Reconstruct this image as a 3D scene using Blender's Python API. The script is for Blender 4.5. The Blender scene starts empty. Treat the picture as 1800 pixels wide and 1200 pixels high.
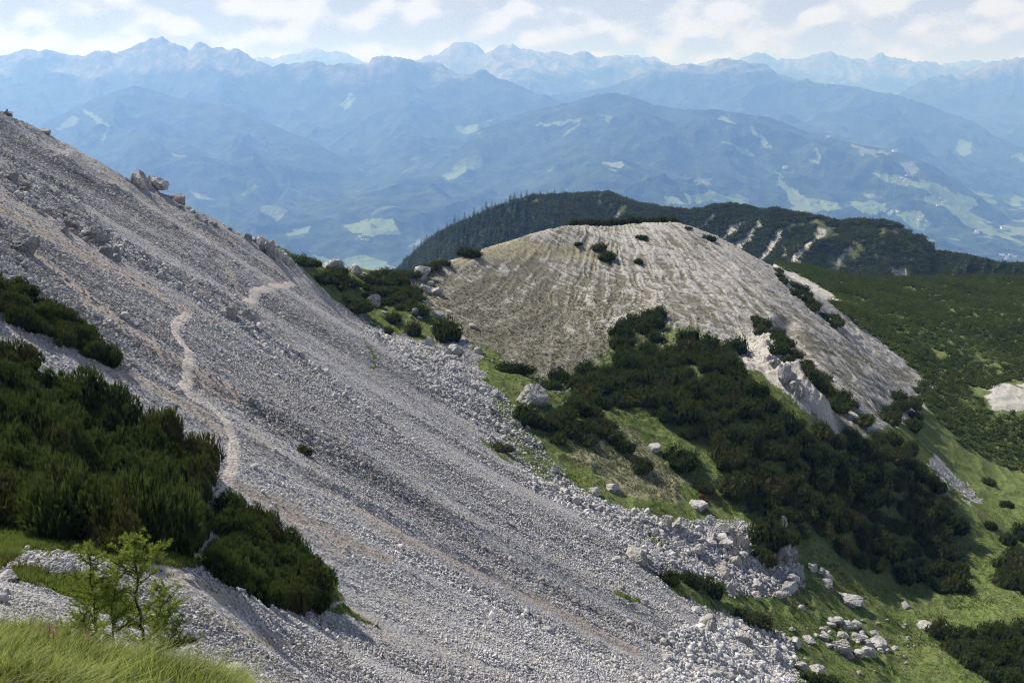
import bpy, math, random
import numpy as np
from math import radians, sin, cos, pi
C = bpy.context.scene
COL = C.collection
rng = np.random.default_rng(7)

# ---------------------------------------------------------------- camera, world, sun, exposure
PITCH = math.atan(450/1750)
cam = bpy.data.cameras.new('camera'); cam.lens = 35.0; cam.sensor_width = 36.0
cam.clip_start = 0.3; cam.clip_end = 120000
cam_o = bpy.data.objects.new('camera', cam); COL.objects.link(cam_o)
cam_o.location = (0, 0, 0); cam_o.rotation_euler = (radians(90)-PITCH, 0, 0)
C.camera = cam_o
SUN_EL, SUN_AZ = 47.0, 52.0          # elevation, degrees to the left of the view
SD = np.array([-sin(radians(SUN_AZ))*cos(radians(SUN_EL)), cos(radians(SUN_AZ))*cos(radians(SUN_EL)), sin(radians(SUN_EL))])
C.view_settings.view_transform = 'Standard'; C.view_settings.look = 'None'
C.view_settings.gamma = 1; C.view_settings.exposure = 0.52
C.render.engine = 'CYCLES'
try:
    C.cycles.use_denoising = True; C.cycles.denoiser = 'OPENIMAGEDENOISE'; C.cycles.denoising_input_passes = 'RGB_ALBEDO_NORMAL'; C.cycles.denoising_prefilter = 'NONE'
except Exception: pass
C.cycles.use_adaptive_sampling = False; C.cycles.pixel_filter_type = 'BLACKMAN_HARRIS'; C.cycles.filter_width = 1.15
C.cycles.max_bounces = 5; C.cycles.diffuse_bounces = 2; C.cycles.volume_bounces = 1
C.cycles.transparent_max_bounces = 6; C.cycles.sample_clamp_indirect = 4.0; C.cycles.blur_glossy = 1.0

sun = bpy.data.lights.new('sun', 'SUN'); sun.energy = 5.0; sun.angle = radians(0.5); sun.color = (1.0, 0.955, 0.89)
sun_o = bpy.data.objects.new('sun', sun); COL.objects.link(sun_o)
from mathutils import Vector
sun_o.rotation_euler = Vector((-SD[0], -SD[1], -SD[2])).to_track_quat('-Z', 'Y').to_euler()

class NT:
    def __init__(s, tree): s.t = tree; s.n = tree.nodes; s.l = tree.links
    def node(s, typ, **kw):
        n = s.n.new(typ)
        for k, v in kw.items(): setattr(n, k, v)
        return n
    def put(s, sock, v):
        if v is None: return
        if isinstance(v, bpy.types.NodeSocket): s.l.new(v, sock)
        else: sock.default_value = v
    def math(s, op, a, b=None, c=None, clamp=False):
        n = s.node('ShaderNodeMath', operation=op, use_clamp=clamp)
        s.put(n.inputs[0], a); s.put(n.inputs[1], b)
        if c is not None: s.put(n.inputs[2], c)
        return n.outputs[0]
    def mix(s, f, a, b, mode='MIX'):
        n = s.node('ShaderNodeMix', data_type='RGBA', blend_type=mode)
        s.put(n.inputs[0], f)
        for k, v in ((6, a), (7, b)):
            if isinstance(v, tuple) and len(v) == 3: v = (*v, 1)
            s.put(n.inputs[k], v)
        return n.outputs[2]
    def ramp(s, f, a, b, lo=0.0, hi=1.0, smooth=True):
        n = s.node('ShaderNodeMapRange', interpolation_type='SMOOTHSTEP' if smooth else 'LINEAR')
        s.put(n.inputs[0], f); s.put(n.inputs[1], a); s.put(n.inputs[2], b); s.put(n.inputs[3], lo); s.put(n.inputs[4], hi)
        return n.outputs[0]
    def noise(s, vec, scale, detail=4, rough=0.55, dist=0.0):
        n = s.node('ShaderNodeTexNoise'); s.put(n.inputs['Vector'], vec)
        n.inputs['Scale'].default_value = scale; n.inputs['Detail'].default_value = detail
        n.inputs['Roughness'].default_value = rough; n.inputs['Distortion'].default_value = dist
        return n.outputs[0]
    def voro(s, vec, scale, feature='F1', out='Distance'):
        n = s.node('ShaderNodeTexVoronoi', feature=feature); s.put(n.inputs['Vector'], vec); n.inputs['Scale'].default_value = scale
        return n.outputs[out]
    def attr(s, name, out='Fac'):
        n = s.node('ShaderNodeAttribute', attribute_name=name); return n.outputs[out]
    def mapping(s, vec, scale=(1, 1, 1), rot=(0, 0, 0)):
        n = s.node('ShaderNodeMapping'); s.put(n.inputs[0], vec); n.inputs['Scale'].default_value = scale; n.inputs['Rotation'].default_value = rot
        return n.outputs[0]
    def pos(s): return s.node('ShaderNodeNewGeometry').outputs['Position']
    def bump(s, h, strength, dist):
        n = s.node('ShaderNodeBump'); n.inputs['Strength'].default_value = strength; n.inputs['Distance'].default_value = dist
        s.put(n.inputs['Height'], h); return n.outputs[0]

# world: Nishita sky with a deck of cumulus far above the mountains
w = bpy.data.worlds.new('World'); C.world = w; w.use_nodes = True
n = NT(w.node_tree); n.n.clear()
out = n.node('ShaderNodeOutputWorld'); bg = n.node('ShaderNodeBackground')
sky = n.node('ShaderNodeTexSky', sky_type='NISHITA'); sky.sun_disc = False
sky.sun_elevation = radians(SUN_EL); sky.sun_rotation = -radians(SUN_AZ); sky.altitude = 1900; sky.dust_density = 1.2
SKY_STR = 0.07
bg.inputs[1].default_value = SKY_STR
tc = n.node('ShaderNodeTexCoord').outputs['Generated']
sep = n.node('ShaderNodeSeparateXYZ'); n.l.new(tc, sep.inputs[0])
zc = n.math('MAXIMUM', sep.outputs[2], 0.004)
den = n.math('ADD', zc, 0.035)
px_ = n.math('DIVIDE', sep.outputs[0], den); py_ = n.math('DIVIDE', sep.outputs[1], den)
cmb = n.node('ShaderNodeCombineXYZ'); n.l.new(px_, cmb.inputs[0]); n.l.new(py_, cmb.inputs[1])
# angular coords for billows: stretched sideways a little
ang = n.mapping(tc, scale=(1.0, 1.0, 1.8))
big = n.noise(cmb.outputs[0], 0.42, 3, 0.5)
def puff(vec):
    return n.math('ADD', n.math('MULTIPLY', n.noise(vec, 9.0, 8, 0.60, 0.1), .72), n.math('MULTIPLY', n.math('SUBTRACT', .75, n.voro(vec, 26.0, 'SMOOTH_F1')), .36))
bil = puff(ang)
fine = n.noise(ang, 34.0, 5, 0.6)
cov = n.math('ADD', n.math('MULTIPLY', big, 0.45), n.math('MULTIPLY', bil, 0.60))
mask = n.ramp(cov, 0.12, 0.34)
up_ = n.node('ShaderNodeVectorMath', operation='ADD'); n.l.new(ang, up_.inputs[0]); up_.inputs[1].default_value = (-0.006, 0, 0.026)
bil_u = puff(up_.outputs[0])
shade = n.ramp(n.math('ADD', n.math('MULTIPLY', n.math('SUBTRACT', bil, bil_u), 1.5), n.math('ADD', n.math('MULTIPLY', bil, .55), n.math('MULTIPLY', fine, .25))), 0.24, 0.56)
CLOUD_GREY, CLOUD_WHITE = (5.3, 5.5, 6.0), (8.6, 8.6, 8.9)
ccol = n.mix(shade, CLOUD_GREY, CLOUD_WHITE)
# clouds higher up are thinner, so the dome overhead is mostly blue
high = n.ramp(sep.outputs[2], 0.14, 0.4, 1.0, 0.10)
skyb = n.mix(1.0, sky.outputs[0], (1, 1, 1), 'MULTIPLY')
n.l.new(n.mix(n.math('MULTIPLY', mask, high), skyb, ccol), bg.inputs[0])
n.l.new(bg.outputs[0], out.inputs[0])

# ---------------------------------------------------------------- photograph pixel (1800 x 1200) <-> ray
SP, CP = sin(PITCH), cos(PITCH)
def pdir(u, v):
    a = (np.asarray(u, float)-900)/1750; b = (600-np.asarray(v, float))/1750
    return a, CP + b*SP, -SP + b*CP
def at(u, v, y):
    dx, dy, dz = pdir(u, v); return np.array([dx/dy*y, y+0*dx, dz/dy*y])
def proj(x, y, z):
    f = y*CP - z*SP; up = y*SP + z*CP
    f = np.maximum(f, 1e-3)
    return 900 + 1750*x/f, 600 - 1750*up/f

# ---------------------------------------------------------------- numpy noise
def _h(ix, iy, seed):
    h = (ix.astype(np.int64)*374761393 + iy.astype(np.int64)*668265263 + seed*974711) & 0xffffffff
    h = ((h ^ (h >> 13))*1274126177) & 0xffffffff
    return ((h ^ (h >> 16)) & 0xffff)/65535.0
def vnoise(x, y, seed=0):
    ix = np.floor(x); iy = np.floor(y); fx = x-ix; fy = y-iy
    fx = fx*fx*fx*(fx*(fx*6-15)+10); fy = fy*fy*fy*(fy*(fy*6-15)+10)
    a = _h(ix, iy, seed); b = _h(ix+1, iy, seed); c = _h(ix, iy+1, seed); d = _h(ix+1, iy+1, seed)
    return (a+(b-a)*fx)*(1-fy) + (c+(d-c)*fx)*fy
def fbm(x, y, octv=4, seed=0, gain=0.5, lac=2.03):
    s = 0*x; amp = 1.0; tot = 0
    for i in range(octv):
        s = s + amp*(vnoise(x, y, seed+i*17)*2-1); tot += amp; amp *= gain
        x, y = (x*0.8-y*0.6)*lac+13.7, (x*0.6+y*0.8)*lac+5.1
    return s/tot
def ridged(x, y, octv=5, seed=0, gain=0.5, lac=2.0):
    s = 0*x; amp = 1.0; tot = 0; wgt = 1.0
    for i in range(octv):
        r = 1-np.abs(vnoise(x, y, seed+i*31)*2-1); r = r*r*wgt; wgt = np.clip(r*1.6, 0, 1)
        s = s + amp*r; tot += amp; amp *= gain
        x, y = (x*0.8-y*0.6)*lac+3.7, (x*0.6+y*0.8)*lac+9.1
    return s/tot
def sstep(a, b, x):
    t = np.clip((x-a)/(b-a), 0, 1); return t*t*(3-2*t)
def inpoly(u, v, poly, feather=0):
    c = np.zeros(np.shape(u), bool); n_ = len(poly)
    for i in range(n_):
        x1, y1 = poly[i]; x2, y2 = poly[(i+1) % n_]
        if y1 == y2: continue
        c ^= ((y1 > v) != (y2 > v)) & (u < (x2-x1)*(v-y1)/(y2-y1)+x1)
    return c
def dpoly(x, y, pts):
    d = np.full(np.shape(x), 1e9); wv = np.zeros(np.shape(x))
    for i in range(len(pts)-1):
        x1, y1 = pts[i][:2]; x2, y2 = pts[i+1][:2]; L = (x2-x1)**2+(y2-y1)**2+1e-9
        t = np.clip(((x-x1)*(x2-x1)+(y-y1)*(y2-y1))/L, 0, 1)
        dd = np.hypot(x-x1-t*(x2-x1), y-y1-t*(y2-y1)); m = dd < d
        d = np.where(m, dd, d); wv = np.where(m, (i+t)/(len(pts)-1), wv)
    return d, wv

# ---------------------------------------------------------------- meshes
def mesh_np(name, V, F, mat=None, smooth=False, attrs=None, parent=None, mats=None, midx=None):
    """F: (n,3) or (n,4) array"""
    me = bpy.data.meshes.new(name); V = np.ascontiguousarray(V, np.float32); F = np.ascontiguousarray(F, np.int32); k = F.shape[1]
    me.vertices.add(len(V)); me.vertices.foreach_set('co', V.ravel())
    me.loops.add(F.size); me.loops.foreach_set('vertex_index', F.ravel())
    me.polygons.add(len(F)); me.polygons.foreach_set('loop_start', np.arange(0, F.size, k, dtype=np.int32))
    me.polygons.foreach_set('loop_total', np.full(len(F), k, np.int32))
    me.polygons.foreach_set('use_smooth', np.full(len(F), smooth, bool))
    if midx is not None: me.polygons.foreach_set('material_index', np.ascontiguousarray(midx, np.int32))
    me.update(calc_edges=True)
    for a_, arr in (attrs or {}).items():
        at_ = me.attributes.new(a_, 'FLOAT', 'POINT'); at_.data.foreach_set('value', np.ascontiguousarray(arr, np.float32).ravel())
    for m in (mats or ([mat] if mat else [])): me.materials.append(m)
    o = bpy.data.objects.new(name, me); COL.objects.link(o)
    if parent: o.parent = parent
    return o
def tag(o, label=None, cat=None, group=None, kind=None):
    if label: o['label'] = label
    if cat: o['category'] = cat
    if group: o['group'] = group
    if kind: o['kind'] = kind
    return o
def principled(name, rough=0.9, spec=0.2):
    m = bpy.data.materials.new(name); m.use_nodes = True; nt = NT(m.node_tree)
    b = m.node_tree.nodes['Principled BSDF']; b.inputs['Roughness'].default_value = rough
    b.inputs['Specular IOR Level'].default_value = spec
    return m, nt, b
def grid_faces(nr, nc):
    i = np.arange((nr-1)*(nc-1)); r = i//(nc-1); c = i % (nc-1); a = r*nc+c
    return np.stack([a, a+1, a+nc+1, a+nc], 1)
# ---------------------------------------------------------------- near terrain: heights
def plane_y(u, v):
    dx, dy, dz = pdir(u, v); m = dx/dy; k = dz/dy; return -21.06/(k+.68*m+.15)
CP_ = []
def cp(u, v, y=None, f=1.0):
    y = plane_y(u, v) if y is None else y; CP_.append(at(u, v, y*f))
for u, v in [(-150, 250), (0, 300), (0, 400), (0, 500), (10, 620), (150, 350), (150, 450), (150, 560), (150, 700), (300, 420), (300, 560), (300, 700),
             (300, 850), (450, 520), (450, 650), (450, 780), (450, 920), (600, 570), (600, 700), (600, 850), (600, 1000), (760, 720), (760, 900),
             (760, 1060), (900, 850), (900, 1000), (-100, 800), (0, 800), (-150, 480)]: cp(u, v)
for t in [(900, 1150, 43), (1050, 1000, 68), (1050, 1150, 52), (1200, 1100, 66), (1200, 1180, 57), (1350, 1200, 66), (600, 1110, 36), (700, 1190, 33.5),
          (200, 930, 31), (0, 900, 28),
          # saddle and crests
          (0, 190, 100), (140, 255, 104), (285, 335, 108), (430, 405, 114), (500, 440, 123), (540, 488, 119), (560, 462, 133), (620, 474, 140), (690, 482, 148),
          (740, 474, 155), (800, 457, 160), (860, 437, 166), (960, 403, 175), (1030, 394, 182), (1110, 391, 186), (1190, 389, 188), (1240, 410, 187),
          (650, 530, 133), (600, 560, 119), (680, 600, 116), (740, 620, 114), (740, 540, 134), (830, 650, 112), (900, 740, 100), (1000, 830, 93), (1150, 920, 88), (1300, 1000, 88), (1400, 1100, 83),
          # knoll
          (900, 500, 156), (850, 560, 139), (1000, 560, 143), (1000, 480, 163), (1150, 560, 140), (1150, 470, 166), (1300, 600, 136), (1150, 650, 124), (1350, 500, 168),
          (1300, 440, 182), (1450, 600, 152), (1550, 660, 153), (1550, 730, 138), (1350, 780, 110), (1500, 850, 112), (1650, 950, 112), (1620, 800, 130), (1700, 870, 131),
          (930, 640, 121), (1000, 680, 115), (1000, 760, 101), (1200, 850, 100), (1400, 930, 98), (1600, 1040, 101),
          (1330, 620, 130), (1385, 645, 127), (1440, 700, 121),
          # hollow
          (1550, 1100, 90), (1700, 1180, 83), (1780, 1100, 92), (1700, 1000, 108), (1500, 1190, 78), (1900, 1190, 84), (1900, 1050, 100),
          # shelf of dwarf pine
          (1400, 500, 215), (1450, 478, 290), (1600, 487, 292), (1800, 492, 295), (1600, 560, 222), (1750, 560, 225), (1700, 650, 185), (1620, 690, 166), (1790, 700, 170),
          (1790, 800, 150), (1790, 900, 128), (1660, 750, 150), (1950, 600, 215), (1950, 800, 155), (2000, 492, 300),
          # near bank
          (100, 1190, 7.6), (330, 1185, 9.2), (50, 1090, 10.5), (220, 1130, 11.3), (430, 1200, 10.5), (60, 1045, 14.5), (200, 1005, 19), (100, 972, 21.5), (400, 1025, 25), (300, 1100, 18),
          (500, 1150, 25), (620, 1190, 28), (-150, 1100, 9), (-150, 980, 18), (0, 950, 22.5)]: cp(*t)
for p in [(0, 0, -1.7), (-6, 1, -1.9), (6, 0, -4.0), (4, 10, -10.0), (12, 25, -24), (25, 40, -36), (40, 55, -48), (-20, 5, 3), (-35, 25, 6), (60, 60, -56), (90, 80, -60)]: CP_.append(np.array(p, float))
CP_ = np.array(CP_)
def _k(r2): return 0.5*r2*np.log(r2+1e-9)
_S = 50.0
_X = CP_[:, :2]/_S
_K = _k(((_X[:, None]-_X[None])**2).sum(-1)); _n = len(_X)
_P = np.c_[np.ones(_n), _X]
_A = np.zeros((_n+3, _n+3)); _A[:_n, :_n] = _K + np.eye(_n)*2e-4; _A[:_n, _n:] = _P; _A[_n:, :_n] = _P.T
_W = np.linalg.solve(_A, np.r_[CP_[:, 2], 0, 0, 0])
def rbf(x, y):
    sh = np.shape(x); x = np.ravel(x)/_S; y = np.ravel(y)/_S; o = np.empty(x.size)
    for s in range(0, x.size, 40000):
        a, b = x[s:s+40000], y[s:s+40000]
        o[s:s+40000] = _k((a[:, None]-_X[:, 0])**2+(b[:, None]-_X[:, 1])**2) @ _W[:_n] + _W[_n] + _W[_n+1]*a + _W[_n+2]*b
    return o.reshape(sh)
CREST = np.array([at(*t)[:2] for t in [(-400, 100, 96), (0, 190, 100), (140, 255, 104), (285, 335, 108), (430, 405, 114), (500, 440, 124), (560, 462, 134), (620, 474, 142),
                  (690, 482, 150), (740, 474, 156), (800, 457, 161), (860, 437, 167), (960, 403, 176), (1030, 394, 183), (1110, 391, 187), (1190, 389, 189), (1240, 410, 190)]])
CREST = np.r_[CREST, [[60, 225], [78, 292], [150, 300], [260, 300]]]
CREST = CREST[np.argsort(CREST[:, 0])]
def crest_y(x): return np.interp(x, CREST[:, 0], CREST[:, 1])

# polar grid of the near ground (fine where it is seen steeply)
AZ = np.linspace(radians(-37), radians(37), 1150)
RR = np.r_[np.geomspace(1.2, 18, 120)[:-1], np.geomspace(18, 240, 1180)[:-1], np.geomspace(240, 430, 110)]
def azr(x, y): return np.arctan2(x, y), np.hypot(x, y)
GA, GR = np.meshgrid(AZ, RR)
GX, GY = GR*np.sin(GA), GR*np.cos(GA)
# base on a coarser grid, then refined by cubic interpolation along both axes
def cub(xo, xi, A, axis):
    A = np.moveaxis(A, axis, 0); n_ = len(xo)
    i = np.clip(np.searchsorted(xo, xi)-1, 0, n_-2); h = xo[i+1]-xo[i]; t = (xi-xo[i])/h
    m = np.gradient(A, xo, axis=0); sh = (-1,)+(1,)*(A.ndim-1); t = t.reshape(sh); h = h.reshape(sh)
    r = (2*t**3-3*t**2+1)*A[i]+(t**3-2*t**2+t)*h*m[i]+(-2*t**3+3*t**2)*A[i+1]+(t**3-t**2)*h*m[i+1]
    return np.moveaxis(r, 0, axis)
_ai = np.linspace(AZ[0], AZ[-1], 150); _ri = np.geomspace(RR[0], RR[-1]*1.0001, 240)
_ga, _gr = np.meshgrid(_ai, _ri)
_b = rbf(_gr*np.sin(_ga), _gr*np.cos(_ga))
Z0 = cub(_ai, AZ, cub(_ri, RR, _b, 0), 1)
dcr = GY - crest_y(GX)
Z0 -= np.where(dcr < 40, np.log1p(np.exp(np.clip(dcr/1.2, -30, 34)))*1.2*0.62, 0.62*dcr)
U0, V0 = proj(GX, GY, Z0)          # where each bit of ground lies in the photograph
near = dcr < 2

# wobble for organic mask edges
wu = U0 + 22*fbm(GX/2.6, GY/2.6, 6, 5, .62); wv = V0 + 18*fbm(GX/2.6+50, GY/2.6, 6, 9, .62)
def R(poly): return (inpoly(wu, wv, poly) & near).astype(np.float32)
KNOLL = [(735, 470), (800, 452), (860, 430), (960, 395), (1030, 385), (1190, 380), (1260, 410), (1340, 450), (1420, 490), (1500, 565), (1600, 650), (1625, 700), (1560, 740), (1500, 760),
         (1450, 730), (1300, 640), (1200, 620), (1080, 640), (1000, 690), (900, 650), (820, 600), (760, 560), (700, 510)]
GRASS = [(2400, 640), (1640, 690), (1600, 740), (1500, 800), (1330, 860), (1180, 790), (1060, 720), (1010, 680), (900, 640), (830, 600), (850, 650), (880, 770), (960, 830), (1040, 870), (1110, 895), (1190, 915),
         (1240, 960), (1330, 985), (1290, 1020), (1260, 1045), (1190, 1020), (1150, 1000), (1180, 1040), (1300, 1090), (1370, 1120), (1400, 1150), (1390, 1210), (2400, 1300)]
m_knoll = R(KNOLL); m_grass = R(GRASS)
SADDLE = [(480, 430), (560, 440), (700, 470), (745, 500), (800, 590), (740, 610), (640, 570), (585, 520), (545, 490)]
m_grass = np.maximum(m_grass, 0.75*R(SADDLE))
m_grass = np.maximum(m_grass, 0.8*R([(1075, 590), (1170, 560), (1300, 610), (1340, 660), (1450, 750), (1540, 755), (1620, 740), (1620, 800), (1500, 810), (1330, 870), (1180, 800), (1060, 730), (1010, 690)]))
m_dry = R([(700, 470), (860, 425), (960, 400), (1060, 425), (1110, 450), (1100, 465), (1000, 455), (900, 458), (790, 490), (760, 540), (700, 520)])
m_grass = np.maximum(m_grass, 0.6*R([(880, 420), (1000, 425), (1060, 430), (1090, 455), (1000, 452), (900, 455), (780, 480), (740, 520), (700, 520), (735, 480), (800, 455)]))
SHELF = [(1350, 440), (1500, 560), (1600, 640), (1640, 690), (1600, 760), (1640, 800), (2400, 960), (2400, 440)]
m_grass = np.maximum(m_grass, R(SHELF))
BANK = [(-200, 1085), (60, 1092), (110, 1118), (200, 1145), (330, 1172), (430, 1200), (470, 1260), (-200, 1260)]
m_bank = R(BANK)
m_grass = np.maximum(m_grass, m_bank)
for pl in [[(-200, 890), (90, 900), (200, 950), (330, 985), (420, 1000), (330, 1003), (220, 985), (100, 965), (40, 975), (0, 1000), (-200, 1010)],
           [(20, 1000), (110, 1005), (200, 1040), (260, 1075), (200, 1085), (110, 1050), (30, 1020)],
           [(500, 945), (560, 985), (600, 1060), (560, 1075), (600, 1070), (665, 1105), (600, 1085), (520, 1060)],
           [(850, 765), (900, 790), (965, 830), (1010, 860), (960, 850), (880, 805)], [(1080, 1035), (1130, 1060), (1110, 1065), (1075, 1048)],
           [(1125, 940), (1180, 955), (1170, 965), (1120, 950)], [(390, 855), (420, 890), (520, 960), (505, 960), (400, 900)],
           [(640, 600), (670, 640), (655, 640)], [(0, 540), (40, 555), (200, 640), (190, 650), (60, 580)]]:
    m_grass = np.maximum(m_grass, 0.85*R(pl))
# bare stone inside the green
def bare(poly, f=1.0):
    global m_grass, m_bare; r = R(poly)*f; m_grass *= (1-r); m_bare = np.maximum(m_bare, r)
m_bare = np.zeros_like(m_grass)
bare([(1190, 915), (1300, 920), (1330, 985), (1420, 1000), (1400, 1040), (1330, 1045), (1280, 1040), (1240, 1000), (1190, 960)])
bare([(1640, 800), (1665, 825), (1735, 880), (1700, 890), (1665, 855), (1630, 820)])
bare([(1730, 690), (1760, 672), (1830, 680), (1830, 725), (1745, 720)])
bare([(1385, 475), (1420, 490), (1470, 520), (1475, 535), (1440, 530), (1400, 500)]); bare([(1470, 560), (1520, 590), (1600, 650), (1560, 640), (1500, 600)])
HEATHP = R([(1040, 740), (1120, 760), (1215, 850), (1190, 890), (1090, 870), (1000, 800)])
m_dry = np.maximum(m_dry, .75*HEATHP)
bare([(1360, 960), (1400, 965), (1400, 1000), (1370, 1000)])
bare([(1310, 590), (1350, 620), (1400, 660), (1440, 730), (1400, 710), (1340, 660), (1300, 640)])
K4 = int(np.searchsorted(RR, 4.0))
def hpix(u, v):
    """first hit of the pixel's ray with the near ground"""
    dx, dy, dz = pdir(u, v); az = math.atan2(dx, dy); c = (az-AZ[0])/(AZ[1]-AZ[0]); i = int(np.clip(np.floor(c), 0, len(AZ)-2)); t = c-i
    zc_ = ZZ[:, i]*(1-t)+ZZ[:, i+1]*t; q = dz/math.hypot(dx, dy)
    s = np.where(zc_[K4:] > q*RR[K4:])[0]
    if len(s) == 0: return None
    k = s[0]+K4
    if k == 0: return None
    a0 = q*RR[k-1]-zc_[k-1]; a1 = zc_[k]-q*RR[k]; f_ = a0/(a0+a1+1e-9); r = RR[k-1]+(RR[k]-RR[k-1])*f_
    return np.array([r*math.sin(az), r*math.cos(az), q*r])
ZZ = Z0
def wpts(pix): return [p[:2] for p in (hpix(u, v) for u, v in pix) if p is not None]
TRAIL1 = wpts([(400, 850), (410, 825), (413, 780), (398, 740), (370, 715), (335, 700), (322, 680), (330, 655), (334, 625), (320, 605), (306, 585), (315, 560), (330, 552)])
TRAIL2 = wpts([(437, 535), (448, 515), (470, 511), (500, 503), (525, 495), (541, 489)])
TRAIL0 = wpts([(400, 850), (385, 880), (378, 930), (385, 975), (330, 980)])
wx, wy = GX+0.12*fbm(GX*1.5, GY*1.5, 3, 3), GY+0.12*fbm(GX*1.5, GY*1.5, 3, 4)
m_trail = np.zeros_like(GX)
for T, wd in ((TRAIL1, 0.25), (TRAIL2, 0.34), (TRAIL0, 0.2)):
    d, _ = dpoly(wx, wy, T); m_trail = np.maximum(m_trail, 1-sstep(wd*0.7, wd*1.35, d))
# tan soil streaks running down the fall line (pixels: polyline, half width in px, strength)
m_soil = np.zeros_like(GX)
for pl, hw, st in [([(-20, 355), (60, 395), (120, 430), (200, 470), (330, 545)], 13, .95), ([(60, 450), (120, 495), (190, 560), (260, 610), (330, 650), (420, 700)], 12, .9),
                   ([(0, 530), (90, 590), (190, 650), (280, 690), (390, 760)], 14, .8), ([(0, 330), (60, 375), (130, 400)], 8, .6),
                   ([(420, 690), (480, 740), (520, 775)], 7, .5), ([(420, 860), (470, 885), (540, 925), (620, 965), (680, 990)], 11, .95), ([(620, 890), (700, 940), (800, 990), (860, 1020)], 9, .95),
                   ([(930, 1050), (990, 1080), (1050, 1110), (1120, 1145)], 9, 1), ([(330, 500), (400, 550), (420, 580)], 6, .4), ([(150, 230), (230, 300), (330, 390), (420, 450)], 6, .35),
                   ([(400, 480), (430, 530), (445, 540)], 7, .7), ([(560, 850), (640, 900)], 8, .3), ([(860, 1010), (960, 1060)], 7, .45), ([(1180, 1060), (1240, 1110)], 14, .35),
                   ([(330, 1070), (420, 1110), (520, 1140), (620, 1180)], 18, .6), ([(40, 985), (200, 985), (330, 1020), (420, 1060)], 16, .55), ([(460, 1110), (600, 1150)], 14, .5),
                   ([(350, 780), (390, 860)], 18, .6), ([(640, 600), (760, 690), (860, 770)], 9, .25)]:
    d, _ = dpoly(U0, V0, pl); br = 0.55+0.9*vnoise(GX/1.3, GY/1.3, 21); lf = fbm((GX+GY*.2)/6, (GY*1.-GX*.2)/1.0, 3, 44)
    m_soil = np.maximum(m_soil, .8*st*(1-sstep(hw*0.25, hw*1.25, d*(1.0+0.9*lf)))*np.clip(br+.25, 0, 1)*near)
DARKBAND = [(0, 290), (60, 300), (150, 370), (260, 440), (380, 500), (470, 560), (560, 640), (700, 760), (640, 720), (520, 640), (400, 560), (300, 500), (180, 440), (60, 380), (0, 330)]
m_coarse = R(DARKBAND)
m_rubble = R([(640, 575), (740, 600), (830, 650), (900, 700), (960, 800), (1040, 870), (1110, 895), (1190, 915), (1330, 925), (1420, 1000), (1400, 1050), (1280, 1050), (1170, 1000),
              (1040, 930), (930, 850), (850, 760), (720, 660)])
m_rubble = np.maximum(m_rubble, R([(1180, 1110), (1300, 1090), (1390, 1120), (1410, 1210), (1150, 1210)]))
m_scree = near & (m_knoll < .5) & (m_grass < .5)
m_scr = m_scree.astype(np.float32)

def blur(M, k=5):
    for ax in (0, 1):
        for _ in range(2):
            P_ = np.pad(M, [(k+1, k) if a == ax else (0, 0) for a in (0, 1)], 'edge').cumsum(axis=ax)
            M = (np.take(P_, range(2*k+1, P_.shape[ax]), axis=ax)-np.take(P_, range(0, P_.shape[ax]-2*k-1), axis=ax))/(2*k+1)
    return M
s_grass, s_scr, s_knoll, s_bank, s_bare, s_co = blur(m_grass), blur(m_scr), blur(m_knoll), blur(m_bank), blur(m_bare, 3), blur(m_coarse+m_rubble*1.2)
# displacement --------------------------------------------------------------
Z = Z0.copy()
fx, fy = GX*0.977+GY*0.215, -GX*0.215+GY*0.977       # fx runs down the scree's fall line
Z += s_scr*(0.35*fbm(fx/30, fy/3.6, 3, 11) + 0.13*fbm(fx/7, fy/1.1, 3, 12)+0.05*fbm(GX/.5, GY/.5, 3, 13))
Z += s_co*(0.45*np.clip(ridged(GX/2.6, GY/2.6, 4, 15)-.42, 0, 1)+0.1*fbm(GX/.7, GY/.7, 3, 14))
# knoll: radial rills from the top, terracettes low down
sm = at(1130, 400, 184); kx, ky = GX-sm[0]+4, (GY-sm[1]-24)
kth = np.arctan2(ky, kx); kr = np.hypot(kx, ky)+1e-3
rw = fbm(GX/7, GY/7, 3, 33)
rill = ridged(kth*78+rw*2.2+.25*fbm(GX/1.6, GY/1.6, 2, 38), kr/8+3, 3, 31, 0.6)
lowl = np.maximum(np.maximum(sstep(480, 600, V0), .85*sstep(1010, 880, U0))*sstep(1180, 1020, U0), HEATHP)
hum = ridged(kth*kr/1.0+.4*rw, kr/1.5, 3, 36)*(1-lowl)+lowl*ridged(kth*kr/1.9, kr/.62+rw, 3, 37)
face = sstep(400, 520, V0)
Z += s_knoll*(0.40*(rill-.45)*sstep(6, 25, kr)*(1-.6*lowl)+0.36*(hum-.5)*(0.5+0.5*face)+0.5*fbm(GX/9, GY/9, 3, 34))
# rocky rib on the knoll
d, tt = dpoly(U0, V0, [(1310, 585), (1360, 625), (1400, 665), (1450, 720)])
rib = (1-sstep(4, 34, d))*near
Z += rib*(2.0+1.1*ridged(GX/2.0, GY/2.0, 4, 51))*sstep(0, .35, tt)
d2, _ = dpoly(U0, V0, [(1375, 585), (1420, 650), (1475, 720), (1520, 790)])
Z -= 2.2*(1-sstep(5, 34, d2))*near
m_bare = np.maximum(m_bare, rib*.9)
Z += near*sstep(20, 60, GX)*sstep(150, 185, GY)*(1-s_knoll)*(1.5*fbm(GX/22, GY/30, 3, 64)+.5*fbm(GX/7, GY/9, 3, 65))
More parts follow.
